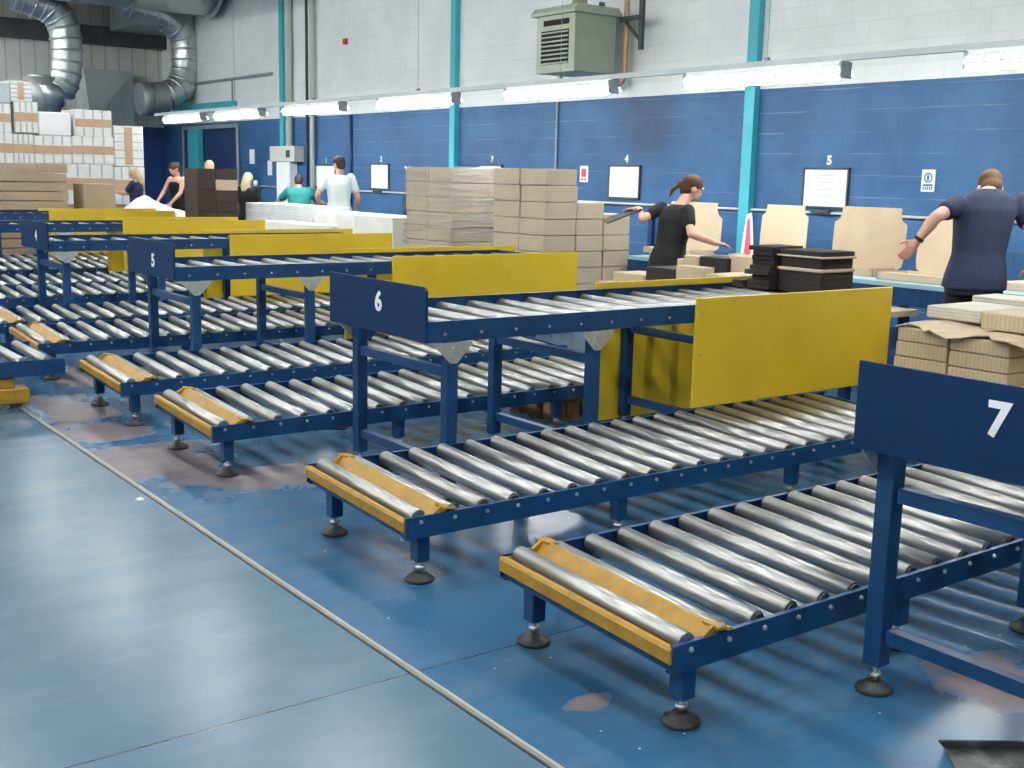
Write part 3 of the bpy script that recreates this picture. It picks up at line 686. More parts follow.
# stacked dark and pale cards on the conveyor
def dark_pile():
    x, y, z = 5.62, 4.46, .842
    L = [('card_black', .13, 0), ('card_pale', .022, .01), ('card_black', .062, -.01), ('card_pale', .014, .02), ('card_black', .03, 0)]
    for i, (m, h, s) in enumerate(L):
        o = bx('dark_card_bundle' if m == 'card_black' else 'pale_card_sheet', m, (x-s*.5, y+.0-s, z), (x+.31, y+.33+s, z+h-.001), bv=.004)
        tag(o, ['thick dark card bundle at the foot of the pile on upper conveyor six', 'pale sheet above the thick dark bundle on upper conveyor six', 'middle dark card bundle of the pile on upper conveyor six', 'thin pale sheet near the top of the pile on upper conveyor six', 'dark card bundle topping the pile on upper conveyor six'][i], 'bundle', 'dark card pile on upper conveyor six'); z += h
    rr = random.Random(3); zz = .842
    for i in range(9):
        o = bx('dark_card_bundle', 'card_black', (x-.05+rr.uniform(-.03, .02), y+.345, zz), (x+.24, y+.52+rr.uniform(-.02, .03), zz+.029), bv=.003)
        tag(o, 'dark folded card in the ragged pile on upper conveyor six, %s up' % ORD[i], 'card', 'ragged dark cards on upper conveyor six'); zz += .03
    o = bx('dark_card_bundle', 'card_black', (5.35+.18, 4.88+.12, .842), (5.9, 5.09, .89), bv=.004)
    tag(o, 'low dark card bundle lying beside the far rail of upper conveyor six', 'bundle')
dark_pile()

# ------------------------------------------------------------------ bundles behind sign seven
ZT = .45
for i in range(3): pallet(5.8, 2.6, 6.75, 4.15, .002+.136*i, ['bottom', 'middle', 'top'][i]+' pallet of the pallet pile behind sign seven')
tag(bx('cardboard_sheet', 'card', (5.78, 2.4, .413), (6.78, 4.17, .425)), 'tan cardboard sheet covering the pallets behind sign seven', 'sheet')
def blk(name, mat, u0, u1, z0, z1, X, dx, lab, g='cardboard bundles behind sign seven', cat='bundle', jit=0):
    a = PX(u0, 340, 0, X); b = PX(u1, 340, 0, X); return bundle(name, mat, (X, b.y, z0), (X+dx, a.y, z1), lab, g, cat=cat, jit=jit)
za = [.426, .515, .605, .69]
for i in range(3):
    blk('cardboard_bundle', 'card_flute', 895+i, 948-(i % 2), za[i], za[i+1], 5.85, .85, 'fluted cardboard bundle behind sign seven, beside the yellow guard, %s layer up' % ORD[i])
    blk('cardboard_bundle', 'card_flute', 950, 1011, za[i]-(0 if i == 0 else .012), za[i+1]-.012, 5.85, .85, 'fluted cardboard bundle behind the figure on sign seven, %s layer up' % ORD[i])
# draped sheet
m = MB(); n = 14; vs = []
rr = random.Random(5); ya = PX(888, 330, 0, 5.75).y; yb2 = PX(1030, 350, 0, 5.75).y
for i in range(n+1):
    y = ya+(yb2-ya)*i/n; sag = .012*math.sin(i*1.7)+rr.uniform(-.006, .006); ed = rr.uniform(-.03, .03)+.05*math.sin(i*.9)
    z = .705+.01*math.sin(i*.8)
    for x, zz_ in ((5.80+ed, z-.015+sag), (5.95, z), (6.3, z+.004), (6.72, z)): vs.append((x, y, zz_))
tp = len(vs); vs += [(v[0], v[1], v[2]-.006) for v in vs]
fs = []
for i in range(n):
    for j in range(3):
        q = [i*4+j, (i+1)*4+j, (i+1)*4+j+1, i*4+j+1]; fs += [q, [k+tp for k in q][::-1]]
for i in range(n): fs += [[i*4, tp+i*4, tp+(i+1)*4, (i+1)*4], [i*4+3, (i+1)*4+3, tp+(i+1)*4+3, tp+i*4+3]]
fs += [[0, 1, tp+1, tp], [1, 2, tp+2, tp+1], [2, 3, tp+3, tp+2]]
b0 = n*4; fs += [[b0, tp+b0, tp+b0+1, b0+1], [b0+1, tp+b0+1, tp+b0+2, b0+2], [b0+2, tp+b0+2, tp+b0+3, b0+3]]
o = m.face_block(vs, fs).build('cardboard_sheet', 'card_pale'); tag(o, 'pale ragged cardboard sheet draped over the bundles behind sign seven', 'sheet')
blk('cardboard_bundle', 'card_grey', 924, 978, .722, .80, 6.15, .5, 'low pale bundle lying on the draped sheet')
blk('cardboard_bundle', 'card_flute', 979, 1040, .722, .82, 5.95, .5, 'fluted bundle lying on the draped sheet beneath the greyish stack')
for i in range(7):
    z0 = i*.118
    blk('cardboard_bundle', 'card_grey', 968+(i % 2)*2, 1050, z0, z0+.118, 6.76, .28, 'greyish card bundle in front of the man in navy, %s layer up' % ORD[i], 'greyish bundles in front of the man in navy')

# pallet and dark scrap under low conveyor
pallet(4.42, 5.5, 4.75, 5.95, 0, 'small wooden pallet on the floor behind the low conveyors beyond sign six', 4)
o = bx('scrap_card_box', 'card_dark', (4.8, 5.45, 0), (5.2, 5.95, .16), bv=.01); tag(o, 'dark brown box on the floor beside the small pallet', 'box')
# dustpan
dp = empty('dustpan', (2.9, 1.55, 0)); tag(dp, 'worn black metal dustpan lying on the blue floor below sign seven', 'dustpan')
c0 = PX(938, 740, 2, .04); c1 = PX(1040, 742, 2, .05)
def loc(p): return (p[0]-2.9, p[1]-1.55, p[2])
A = loc(PX(938, 741, 2, .045)); B = loc(PX(1050, 742, 2, .05)); Cc = loc(PX(958, 775, 2, .004)); D = loc(PX(1060, 800, 2, .004)); E_ = loc(PX(944, 748, 2, .004)); F_ = loc(PX(1050, 750, 2, .004))
pv = [Vector(A), Vector(B), Vector(F_), Vector(E_), Vector(D), Vector(Cc)]
m = MB(); vs = [tuple(v) for v in pv]+[tuple(v+Vector((0, 0, .004))) for v in pv]
m.face_block(vs, [(0, 1, 2, 3), (3, 2, 4, 5), (6, 9, 8, 7), (9, 11, 10, 8), (0, 6, 7, 1), (5, 4, 10, 11), (0, 3, 9, 6), (3, 5, 11, 9), (1, 7, 8, 2), (2, 8, 10, 4)])
m.build('pan', paint('worn_black_metal', (96, 98, 98), .45, .5, 9, metal=.3, dirt=(196, 198, 196)), dp)
q = Vector(B); MB().cyl(q, q+Vector((.25, -.35, .05)), .014, 10).build('handle', 'black', dp)
# paper scraps on the floor
for i, (u, v, lab) in enumerate(((140, 500, 'white paper scrap lying on the aisle side of the floor track'), (404, 540, 'pale crumpled scrap under the low conveyor with the levelling feet before sign six'), (455, 527, 'white scrap beneath the rail of the low conveyor before sign six'), (62, 371, 'white paper scrap beside the transfer car'))):
    p = PX(u, v, 2, 0); rr = random.Random(i); m = MB(); n = 7
    ring_ = [(math.cos(2*math.pi*k/n)*rr.uniform(.012, .024)*(1 if i != 3 else 3), math.sin(2*math.pi*k/n)*rr.uniform(.01, .02), rr.uniform(.002, .008)) for k in range(n)]
    vs = ring_+[(0, 0, .014)]+[(x, y, .0005) for x, y, z in ring_]
    m.face_block(vs, [(k, (k+1) % n, n) for k in range(n)]+[(k, n+1+k, n+1+(k+1) % n, (k+1) % n) for k in range(n)]+[tuple(range(n+1, 2*n+1))[::-1]])
    o = m.build('paper_scrap', 'paper', None, (p.x, p.y, 0)); tag(o, lab, 'scrap')

# ------------------------------------------------------------------ white cartons by the man in white
G = 'white cartons on the long pallets'
for i, (y0, y1, zb, zt, x, lab) in enumerate((
    (11.75, 12.62, .62, 1.0, 6.95, 'white carton beside the film-wrapped stack'), (12.64, 13.75, .62, 1.0, 6.95, 'white carton in front of the man in white, beyond the first one'))):
    o = bx('white_carton', 'white_box', (x, y0, zb), (x+.6, y1, zt), bv=.01); tag(o, lab, 'carton', G)
for i, (y0, y1) in enumerate(((11.75, 12.7), (12.75, 13.75), (13.85, 14.9), (14.95, 16.0))):
    zt = .49
    pallet(6.95, y0, 7.55, y1, 0, 'pallet under the white cartons, %s from the wrapped stack' % ORD[i])
    o = bx('brown_carton', 'card', (6.96, y0+.01, .131), (7.54, y1-.01, .489), bv=.008); tag(o, 'brown carton below the white ones, %s from the wrapped stack' % ORD[i], 'carton')
    if i < 2: pallet(6.95, y0, 7.55, y1, .49, 'raised pallet directly beneath the white cartons, %s from the wrapped stack' % ORD[i])
for i in range(8):
    z = .49+i*.07
    o = bx('white_sheet_bundle', 'white_layers', (6.97+.004*(i % 2), 13.86, z), (7.54, 15.98, z+.069), bv=.005); tag(o, 'flat white card bundle before the person in teal, %s up' % ORD[i], 'bundle', 'flat white bundles')
o = bx('white_carton', 'white_box', (6.5, 13.0, .0), (6.9, 14.3, .86), bv=.01); tag(o, 'tall white carton standing in front of the white stack', 'carton', G)

# dark brown boards by the blond woman
G = 'dark brown board bundles'
for c, (x0, x1) in enumerate(((6.2, 6.47), (6.475, 6.8))):
    for i in range(10):
        z = i*.152
        if c == 1 and i == 8: mat, lab = 'card_pale', 'pale board bundle set into the dark brown board stack'
        else: mat, lab = 'card_dark', 'dark brown board bundle, %s up, %s' % (ORD[i], ['in the column by the sleeveless woman', 'in the column with the pale bundle'][c])
        o = bx('board_bundle', mat, (x0, 15.85+.006*((i*3) % 2), z), (x1, 16.35, z+.1515), bv=.005); tag(o, lab, 'bundle', G)

# ------------------------------------------------------------------ tall wall of white trays and brown sheets at the end
YT = 21.0
def tray_box(u0, u1, v0, v1, lab, kind=0, Y=YT, dy=.8, cols=4):
    a = PX(u0, v1-.3, 1, Y); b = PX(u1-.7, v0+.4, 1, Y); x0, x1, z0, z1 = a.x, b.x, a.z, b.z
    r = empty('tray_stack', (x0, Y, z0)); tag(r, lab, 'carton stack', 'white tray stacks at the end of the hall'); w = x1-x0; h = z1-z0
    if kind == 0:
        MB().bbox((0, 0, 0), (w, dy, h), .012).build('carton', 'white_box', r)
        MB().box((.004, -.006, h*.36), (w-.004, 0, h*.66)).build('brown_band', 'brown_band', r)
        m = MB()
        for k in range(cols+1):
            xx = w*k/cols; m.box((max(0, xx-.012), -.01, .0), (min(w, xx+.012), -.001, h*.34)).box((max(0, xx-.012), -.01, h*.68), (min(w, xx+.012), -.001, h))
        m.build('lattice', 'print_grey', r)
    elif kind == 1:
        MB().bbox((0, 0, 0), (w, dy, h), .012).build('carton', 'white_box', r)
        MB().box((w*.35, -.006, .03), (w*.62, 0, h-.03)).build('brown_band', 'brown_band', r)
        m = MB()
        for k in range(cols+2):
            zz_ = h*k/(cols+1); m.box((.0, -.005, max(0, zz_-.01)), (w, -.001, min(h, zz_+.01)))
        m.build('lattice', 'print_grey', r)
    else:
        MB().bbox((0, 0, 0), (w, dy, h), .03).build('carton', 'bag' if kind == 2 else 'print_grey', r)
    return r
T = [
 (-34, 13, 168, 205, 'lowest white tray stack at the picture edge', 0), (14, 66, 164, 205, 'lowest tray stack behind the layered brown sheets', 0),
 (67, 114, 164.5, 205, 'white tray stack with brown band directly behind the brown carton', 0), (115, 145, 167, 205, 'white tray stack behind the blond person handling a carton', 0),
 (-22, 13.5, 132.5, 163.6, 'white tray stack in the second tier at the outer end', 0), (14, 34, 134, 163.6, 'narrow white tray stack in the second tier', 0),
 (35, 72, 136.5, 163.6, 'white tray stack in the middle of the second tier', 0), (72.5, 114.5, 137, 164, 'broad white tray stack in the second tier below the banded one', 0),
 (115, 143.5, 126, 166.5, 'white tray stack turned on end with an upright brown band', 1),
 (-20, 11, 103.5, 132, 'white tray stack in the third tier at the outer end', 0), (15, 38, 102, 132.8, 'narrow white tray stack with brown band in the third tier', 0),
 (38.5, 71.5, 112.5, 136, 'film-wrapped pale stack in the third tier', 2), (75, 112, 110.5, 136.5, 'white tray stack topping the pile beside the grey hopper', 0),
 (-20, 10.5, 81, 103, 'plain grey carton on the top tier', 3), (10.8, 32, 80.5, 101.5, 'topmost white tray stack with a wide brown block', 1)]
for u0, u1, v0, v1, lab, kd in T: tray_box(u0, u1, v0, v1, lab, kd)
zb = PX(60, 205, 1, YT).z
for i in range(4):
    x0 = PX(-34, 205, 1, YT).x+i*.98
    pallet(x0, YT, x0+.94, YT+.8, 0, 'pallet under the end wall of tray stacks, %s from the aisle' % ORD[i])
    o = bx('brown_carton', 'card', (x0, YT+.01, .131), (x0+.94, YT+.8, zb-.002), bv=.01); tag(o, 'large brown carton beneath the tray stacks, %s from the aisle' % ORD[i], 'carton')
# layered brown sheets
xs0 = PX(-25, 163, 1, 18.4).x; xs1 = PX(66.5, 163, 1, 18.4).x; ztop = PX(30, 162.5, 1, 18.4).z
nl = 11
for i in range(nl):
    h = ztop/nl
    o = bx('brown_sheet_bundle', 'card', (xs0, 18.4, i*h), (xs1+.01*((i*5) % 3-1), 19.6, (i+1)*h-.012), bv=.008); tag(o, 'thick bundle of brown sheets in front of the white tray stacks, %s up' % ORD[i], 'bundle', 'thick brown sheet bundles')
# packing table at the far end with a carton
ft = empty('packing_table', (5.3, 17.75, 0)); tag(ft, 'far packing table holding the brown carton and the white bag', 'table')
MB().box((0, 0, .72), (1.9, 1.35, .76)).build('table_top', 'card_dark', ft)
for x in (.05, 1.78):
    for y in (.05, 1.25): MB().box((x, y, 0), (x+.06, y+.06, .72)).build('leg', 'steel_dark', ft)
a = PX(84, 205, 1, 18.4); b = PX(115, 184, 1, 18.4)
o = bx('brown_carton', 'card', (a.x, 18.4, .762), (b.x, 18.95, b.z), bv=.012); tag(o, 'plain brown carton being handled by the blond person in a dark top', 'carton')
# white bag heap
m = MB(); NU, NV = 26, 16; vs = []; rr = random.Random(11)
for j in range(NV+1):
    for i in range(NU+1):
        s = i/NU; t = j/NV
        prof = math.exp(-((s-.3)/.22)**2)*.27+math.exp(-((s-.62)/.3)**2)*.11
        z = prof*math.sin(math.pi*min(1, max(0, t)))**.5 + (.012*math.sin(s*31+t*7)+.01*math.sin(t*23-s*9))*math.sin(math.pi*t)*math.sin(math.pi*s)
        vs.append((s*1.25, t*.6, max(.0, z)))
fs = [(j*(NU+1)+i, j*(NU+1)+i+1, (j+1)*(NU+1)+i+1, (j+1)*(NU+1)+i) for j in range(NV) for i in range(NU)]
tp = len(vs); vs += [(v[0], v[1], -.006) for v in vs]; fs += [tuple(k+tp for k in f)[::-1] for f in fs[:NU*NV]]
o = m.face_block(vs, fs, True).build('plastic_bag', 'bag', None, (PX(122, 215, 1, 17.9).x, 17.78, .767)); tag(o, 'crumpled white plastic bag heaped on the far table before the blond person', 'bag')
# ------------------------------------------------------------------ ducts on the end wall
def arc(pts, n=7):
    """Catmull-Rom through the points"""
    P = [Vector(p) for p in pts]; P = [P[0]*2-P[1]]+P+[P[-1]*2-P[-2]]; out = []
    for i in range(1, len(P)-2):
        for k in range(n):
            t = k/n; a, b, c, d = P[i-1:i+3]
            out.append(.5*((2*b)+(c-a)*t+(2*a-5*b+4*c-d)*t*t+(-a+3*b-3*c+d)*t**3))
    out.append(P[-2]); return out
def duct(name, pxs, Y, r, lab, seams=True):
    e = empty(name, PX(pxs[0][0], pxs[0][1], 1, Y)); tag(e, lab, 'duct'); o = Vector(e.location)
    P = arc([PX(u, v, 1, Y)-o for u, v in pxs]); MB().tube(P, r, 20).build('pipe', 'duct', e)
    for i in range(3, len(P)-2, 4):
        d = (P[i+1]-P[i-1]).normalized(); MB().cyl(P[i]-d*.025, P[i]+d*.025, r+.02, 20).build('seam_ring', 'duct', e)
    return e, P
e1, P1 = duct('curved_duct', [(120, 2), (142, 9), (165, 17), (182, 33), (186.5, 52), (186, 72), (180, 88), (166, 97)], 26.6, .33, 'tall silver duct curving down beside the white wall corner')
P = arc([PX(u, v, 1, 26.6)-e1.location for u, v in ((166, 97), (158, 98), (150, 99))], 6)
MB().tube(P, [.33+.03*(i % 2) for i in range(len(P))], 20).build('flexible_joint', 'duct_dull', e1)
p = PX(150, 99, 1, 26.6)-e1.location; q = PX(139, 99, 1, 26.6)-e1.location
MB().cyl(p, q, .38, 20, .36).build('fan_housing', 'duct_dull', e1)
e2, P2 = duct('curved_duct', [(14, -6), (34, 1), (50, 8), (62, 22), (66, 42), (66.5, 62), (64, 80), (58, 92)], 26.6, .33, 'silver duct curving down behind the white tray stacks')
p = PX(58, 92, 1, 26.6)-e2.location; q = PX(40, 96, 1, 26.6)-e2.location
MB().cyl(p, q, .34, 20, .34).build('elbow_end', 'duct', e2)
q0 = PX(43, 112, 1, 26.7); q1 = PX(43, 78, 1, 26.7)
q0 = q0-e2.location; q1 = q1-e2.location
MB().cyl(q0, q0+Vector((0, 0, (q1-q0).z)), .38, 24).build('fan_casing', 'duct_dull', e2); q1 = q0+Vector((0, 0, (q1-q0).z)); MB().cyl(q1, q1+Vector((0, 0, .05)), .28, 24).build('fan_cap', 'duct', e2)
a = PX(213, 0, 1, 25.0); rad = 1.0; zc = PX(180, 12.5, 1, 25.0).z+rad*.98
md = MB().cyl((4.55, 24.9, zc), (a.x-.12, 24.9, zc), rad, 40).build('main_duct', 'duct'); tag(md, 'huge horizontal silver duct running under the roof at the end of the hall', 'duct')
MB().cyl((a.x-.2, 24.9, zc), (a.x-.12, 24.9, zc), rad+.05, 40).build('end_flange', 'duct_dull', md); MB().cyl((a.x-1.9, 24.9, zc), (a.x-1.85, 24.9, zc), rad+.02, 40).build('joint_flange', 'duct_dull', md)
o = bx('roof_duct', 'duct_dull', (9.0, 26.3, 4.65), (10.3, 28.2, 5.5)); tag(o, 'dull boxy duct high in the corner behind the main silver duct', 'duct')
# grey hopper on the end wall
hp = empty('wall_hopper', (8.26, 27.9, 2.45)); tag(hp, 'grey square sheet metal hopper with a slanting crease on the end wall', 'hopper')
m = MB(); m.face_block([(0, 0, 0), (1.15, 0, 0), (1.15, 0, 1.3), (0, 0, 1.3), (0, .64, 0), (1.15, .64, 0), (1.15, .64, 1.3), (0, .64, 1.3), (.05, -.28, .05)],
    [(0, 1, 5, 4), (1, 2, 6, 5), (2, 3, 7, 6), (3, 0, 4, 7), (4, 5, 6, 7), (0, 8, 1), (1, 8, 2), (2, 8, 3), (3, 8, 0)]); m.build('casing', paint('grey_sheet_metal', (196, 202, 200), .45, .05, 2, metal=.2), hp)

# ------------------------------------------------------------------ people
def V(*a): return Vector(a)
class Org:
    """shapes that a voxel remesh fuses into one continuous skin"""
    def __init__(s): s.bm = bmesh.new()
    def ball(s, c, r, rot=None, sub=3):
        r = Vector(r) if hasattr(r, '__len__') else Vector((r, r, r))
        m = Matrix.Translation(c) @ ((rot.to_4x4()) if rot else Matrix()) @ Matrix.Diagonal((*r, 1))
        bmesh.ops.create_icosphere(s.bm, subdivisions=sub, radius=1, matrix=m); return s
    def limb(s, pts, rs, n=14):
        for i in range(len(pts)-1):
            a, b = Vector(pts[i]), Vector(pts[i+1]); d = b-a
            if d.length < 1e-5: continue
            m = Matrix.Translation((a+b)/2) @ d.to_track_quat('Z', 'Y').to_matrix().to_4x4()
            bmesh.ops.create_cone(s.bm, cap_ends=True, segments=n, radius1=rs[i], radius2=rs[i+1], depth=d.length, matrix=m)
        for p, r in zip(pts, rs): s.ball(Vector(p), r*1.0, sub=2)
        return s
    def loft(s, secs, n=20):
        """secs: (centre, right axis, front axis, half width, half depth)"""
        rings = []
        for c, rt, fr, hw, hd in secs:
            ring = []
            for k in range(n):
                a = 2*math.pi*k/n; ca, sa = math.cos(a), math.sin(a); e = .8
                ring.append(s.bm.verts.new(Vector(c)+rt*hw*math.copysign(abs(ca)**e, ca)+fr*hd*math.copysign(abs(sa)**e, sa)))
            rings.append(ring)
        for a, b in zip(rings, rings[1:]):
            for k in range(n): s.bm.faces.new((a[k], a[(k+1) % n], b[(k+1) % n], b[k]))
        s.bm.faces.new(rings[0][::-1]); s.bm.faces.new(rings[-1]); return s
    def done(s, name, mat, parent, voxel, smooth=4):
        bmesh.ops.recalc_face_normals(s.bm, faces=s.bm.faces)
        me = bpy.data.meshes.new(name); s.bm.to_mesh(me); s.bm.free(); t = bpy.data.objects.new('tmp', me); C.objects.link(t)
        r = t.modifiers.new('r', 'REMESH'); r.mode = 'VOXEL'; r.voxel_size = voxel; r.use_smooth_shade = True
        sm = t.modifiers.new('s', 'SMOOTH'); sm.factor = .5; sm.iterations = smooth
        bpy.context.view_layer.update(); m2 = bpy.data.meshes.new_from_object(t.evaluated_get(bpy.context.evaluated_depsgraph_get())); bpy.data.objects.remove(t)
        m2.materials.clear(); m2.materials.append(M[mat]); m2.polygons.foreach_set('use_smooth', [True]*len(m2.polygons))
        o = bpy.data.objects.new(name, m2); C.objects.link(o); o.parent = parent; o.matrix_parent_inverse = Matrix.Translation(-parent.location); return o
def figure(J, label, shirt='cloth_black', trousers='cloth_trouser', hair='hair_brown', style='short', voxel=.009, fat=1.0, sleeves=.6, tank=False, watch=False, curl=.5):
    """J: world joints; 'rt'/'fr' shoulder axes, 'prt'/'pfr' pelvis axes, 'face' look direction"""
    g = J['pelvis']; root = empty('person', (g.x, g.y, 0)); tag(root, label, 'person')
    rt, fr, prt, pfr = J['rt'].normalized(), J['fr'].normalized(), J['prt'].normalized(), J['pfr'].normalized()
    nb, pel = J['neck'], J['pelvis']; S = J.get('S', (nb-pel).length/.50); up = (nb-pel).normalized(); f = fat
    def sec(t, hw, hd, off=0):
        w = t; r = (prt*(1-w)+rt*w).normalized(); q = (pfr*(1-w)+fr*w).normalized(); return (pel.lerp(nb, t)+q*off, r, q, hw*S, hd*S)
    core = [sec(-.14, .145*f, .10*f), sec(.0, .155*f, .11*f, -.01), sec(.25, .132*f, .095*f), sec(.5, .148*f, .105*f), sec(.72, .165*f, .11*f), sec(.88, .155*f, .09*f), sec(.97, .09*f, .065*f)]
    # head
    fd = J['face'].normalized(); hc = J['head']; hz = (Vector((0, 0, 1))-fd*fd.z).normalized(); hr = fd.cross(hz).normalized()
    hm = Matrix((hr, fd, hz)).transposed()
    def hp(x, y, z): return hc+hm@Vector((x, y, z))*S
    B = Org().loft(core)
    B.ball(hp(0, -.012, .022), (.074*S, .094*S, .088*S), hm); B.ball(hp(0, .018, -.035), (.055*S, .068*S, .070*S), hm); B.ball(hp(0, .045, -.082), (.028*S, .026*S, .022*S), hm)
    B.limb([hp(0, .080, .010), hp(0, .094, -.024)], [.009*S, .012*S]); B.ball(hp(0, .082, -.054), (.024*S, .009*S, .008*S), hm, 2); B.ball(hp(0, .088, .034), (.045*S, .014*S, .010*S), hm, 2)
    for sx in (-1, 1): B.ball(hp(.076*sx, -.005, -.012), (.010*S, .020*S, .030*S), hm, 2)
    B.limb([nb-up*.04*S, hp(0, -.02, -.06)], [.056*S*f, .050*S])
    def hand(w, d, side, cl):
        d = d.normalized(); pn = J.get('palm'+side, Vector((0, 0, -1))); pn = (pn-d*pn.dot(d)).normalized(); ac = d.cross(pn).normalized()*(1 if side == 'R' else -1)
        B.limb([w, w+d*.03*S], [.026*S, .028*S])
        for k in (-1, 0, 1): B.limb([w+d*.02*S+ac*k*.018*S, w+d*.085*S+ac*k*.024*S], [.015*S, .014*S])
        for k, L in enumerate((.070, .078, .072, .056)):
            b0 = w+d*.088*S+ac*(k-1.5)*.0205*S*-1; a1 = cl*.5; a2 = cl*1.2; p1 = b0+(d*math.cos(a1)+pn*math.sin(a1))*L*.55*S; p2 = p1+(d*math.cos(a2)+pn*math.sin(a2))*L*.5*S
            B.limb([b0, p1, p2], [.0095*S, .009*S, .0078*S], 10)
        t0 = w+d*.025*S+ac*.026*S; t1 = t0+(d*.6+ac*.8).normalized()*.042*S; t2 = t1+(d*.85+ac*.3+pn*.3).normalized()*.032*S; B.limb([t0, t1, t2], [.014*S, .0115*S, .0095*S], 10)
    for s in 'LR':
        sh, el, wr = J['sh'+s], J['el'+s], J['wr'+s]
        B.limb([sh, sh.lerp(el, .45), el], [.050*S*f, .045*S*f, .037*S*f]); B.limb([el, el.lerp(wr, .3), wr], [.037*S*f, .039*S*f, .025*S])
        hand(wr, J.get('hd'+s, wr-el), s, curl)
        hp_, kn, an = J['hip'+s], J['kn'+s], J['an'+s]
        B.limb([hp_, kn, kn.lerp(an, .35), an], [.080*S*f, .052*S, .052*S, .036*S])
    body = B.done('body', 'skin', root, voxel)
    # clothes
    K = Org(); g2 = .016
    low = J.get('hem', -.12 if not J.get('long') else -.28)
    kc = [sec(low, .184*f, .135*f), sec(.0, .178*f, .130*f, -.01), sec(.25, .152*f, .115*f), sec(.5, .165*f, .122*f), sec(.72, .182*f, .126*f), sec(.88, .168*f, .104*f), sec(.985, .085*f, .072*f)]
    if tank: kc = kc[:5]+[sec(.84, .12*f, .100*f)]
    K.loft(kc)
    if not tank:
        for s in 'LR':
            sh, el = J['sh'+s], J['el'+s]; e = sh.lerp(el, sleeves); K.limb([sh, e], [.066*S*f, .060*S*f])
    K.done('shirt', shirt, root, max(voxel, .011), 5)
    K = Org(); K.loft([sec(-.2, .15*f, .11*f), sec(-.05, .168*f, .122*f, -.01), sec(.1, .158*f, .114*f)])
    for s in 'LR':
        hp_, kn, an = J['hip'+s], J['kn'+s], J['an'+s]; K.limb([hp_, kn, an+Vector((0, 0, .03))], [.100*S*f, .074*S, .066*S])
    K.done('trousers', trousers, root, max(voxel, .012), 5)
    K = Org()
    for s in 'LR':
        an = J['an'+s]; q = Vector((pfr.x, pfr.y, 0)).normalized(); K.limb([Vector((an.x, an.y, .04))-q*.04, Vector((an.x, an.y, .038))+q*.15], [.038, .036])
        K.done('shoe', 'black', root, .012, 3); K = Org()
    # hair
    K = Org(); K.ball(hp(0, -.016, .042), (.082*S, .098*S, .086*S), hm); K.ball(hp(0, -.05, -.02), (.070*S, .062*S, .065*S), hm)
    if style == 'pony':
        K.ball(hp(0, -.12, .01), (.022*S, .03*S, .022*S), hm); K.limb([hp(0, -.12, .005), hp(-.0, -.165, -.06), hp(-.01, -.17, -.13)], [.022*S, .02*S, .010*S])
    if style == 'long': K.limb([hp(0, -.05, 0), hp(0, -.075, -.12), hp(0, -.08, -.2)], [.078*S, .072*S, .05*S])
    if style == 'bun': K.ball(hp(0, -.11, .05), .035*S)
    K.done('hair', hair, root, max(voxel, .009), 3)
    for sx in (-1, 1):
        e = MB(); c = hp(.030*sx, .070, .016); bmx = bmesh.new(); bmesh.ops.create_icosphere(bmx, subdivisions=2, radius=.010*S, matrix=Matrix.Translation(c-root.location)); bmx.verts.index_update()
        e.face_block([v.co[:] for v in bmx.verts], [[v.index for v in q.verts] for q in bmx.faces], True); bmx.free(); e.build('eye', 'eye', root)
    if watch:
        w = J['wrL']; d = (J['wrL']-J['elL']).normalized(); o = MB().cyl(w-d*.03-root.location, w-d*.005-root.location, .034*S, 16).build('watch', 'black', root)
    return root
def standing(x, y, ang, H, label, lean=0, side=0, arms=None, face=(0, 0), **k):
    """arms: {'L': (elbow, wrist)} as (right, forward, up) offsets from the shoulder"""
    s = H/1.68; F = Vector((math.cos(ang), math.sin(ang), 0)); Rr = F.cross(Vector((0, 0, 1))); O = Vector((x, y, 0)); Z = Vector((0, 0, 1))
    def L(r, f, z): return O+Rr*r*s+F*f*s+Z*z*s
    pel = L(0, 0, .93); rot = Matrix.Rotation(-lean, 3, Rr) @ Matrix.Rotation(side, 3, F)
    def U(r, f, z): return pel+rot@(Rr*r+F*f+Z*(z-.93))*s
    up = rot@Z; J = dict(pelvis=pel, neck=U(0, 0, 1.43), head=U(0, .03, 1.565), rt=rot@Rr, fr=rot@F, prt=Rr, pfr=F)
    fy, fp = face; d = Matrix.Rotation(-fy, 3, 'Z')@F; J['face'] = (d*math.cos(fp)-Z*math.sin(fp))
    for q, sg in (('L', -1), ('R', 1)):
        J['sh'+q] = U(.165*sg, 0, 1.385); a = (arms or {}).get(q, ((.04*sg, -.02, -.27), (.05*sg, .10, -.48)))
        e, w = a
        J['el'+q] = J['sh'+q]+(Rr*e[0]+F*e[1]+Z*e[2])*s; J['wr'+q] = J['sh'+q]+(Rr*w[0]+F*w[1]+Z*w[2])*s
        J['hip'+q] = L(.085*sg, 0, .90); J['kn'+q] = L(.10*sg, .02, .49); J['an'+q] = L(.11*sg, -.01, .09)
    return figure(J, label, **k)

FW = Vector((.594, .805, 0)); RG = Vector((.805, -.594, 0)); ZZ = Vector((0, 0, 1))
def legs(J, s=1.0, sp=.09):
    p = J['pelvis']; r = J['prt']
    for q, sg in (('L', -1), ('R', 1)):
        J['hip'+q] = p+r*sp*sg-ZZ*.03; J['kn'+q] = Vector((p.x, p.y, p.z*.52))+r*(sp+.01)*sg+J['pfr']*.02; J['an'+q] = Vector((p.x, p.y, .09))+r*(sp+.02)*sg
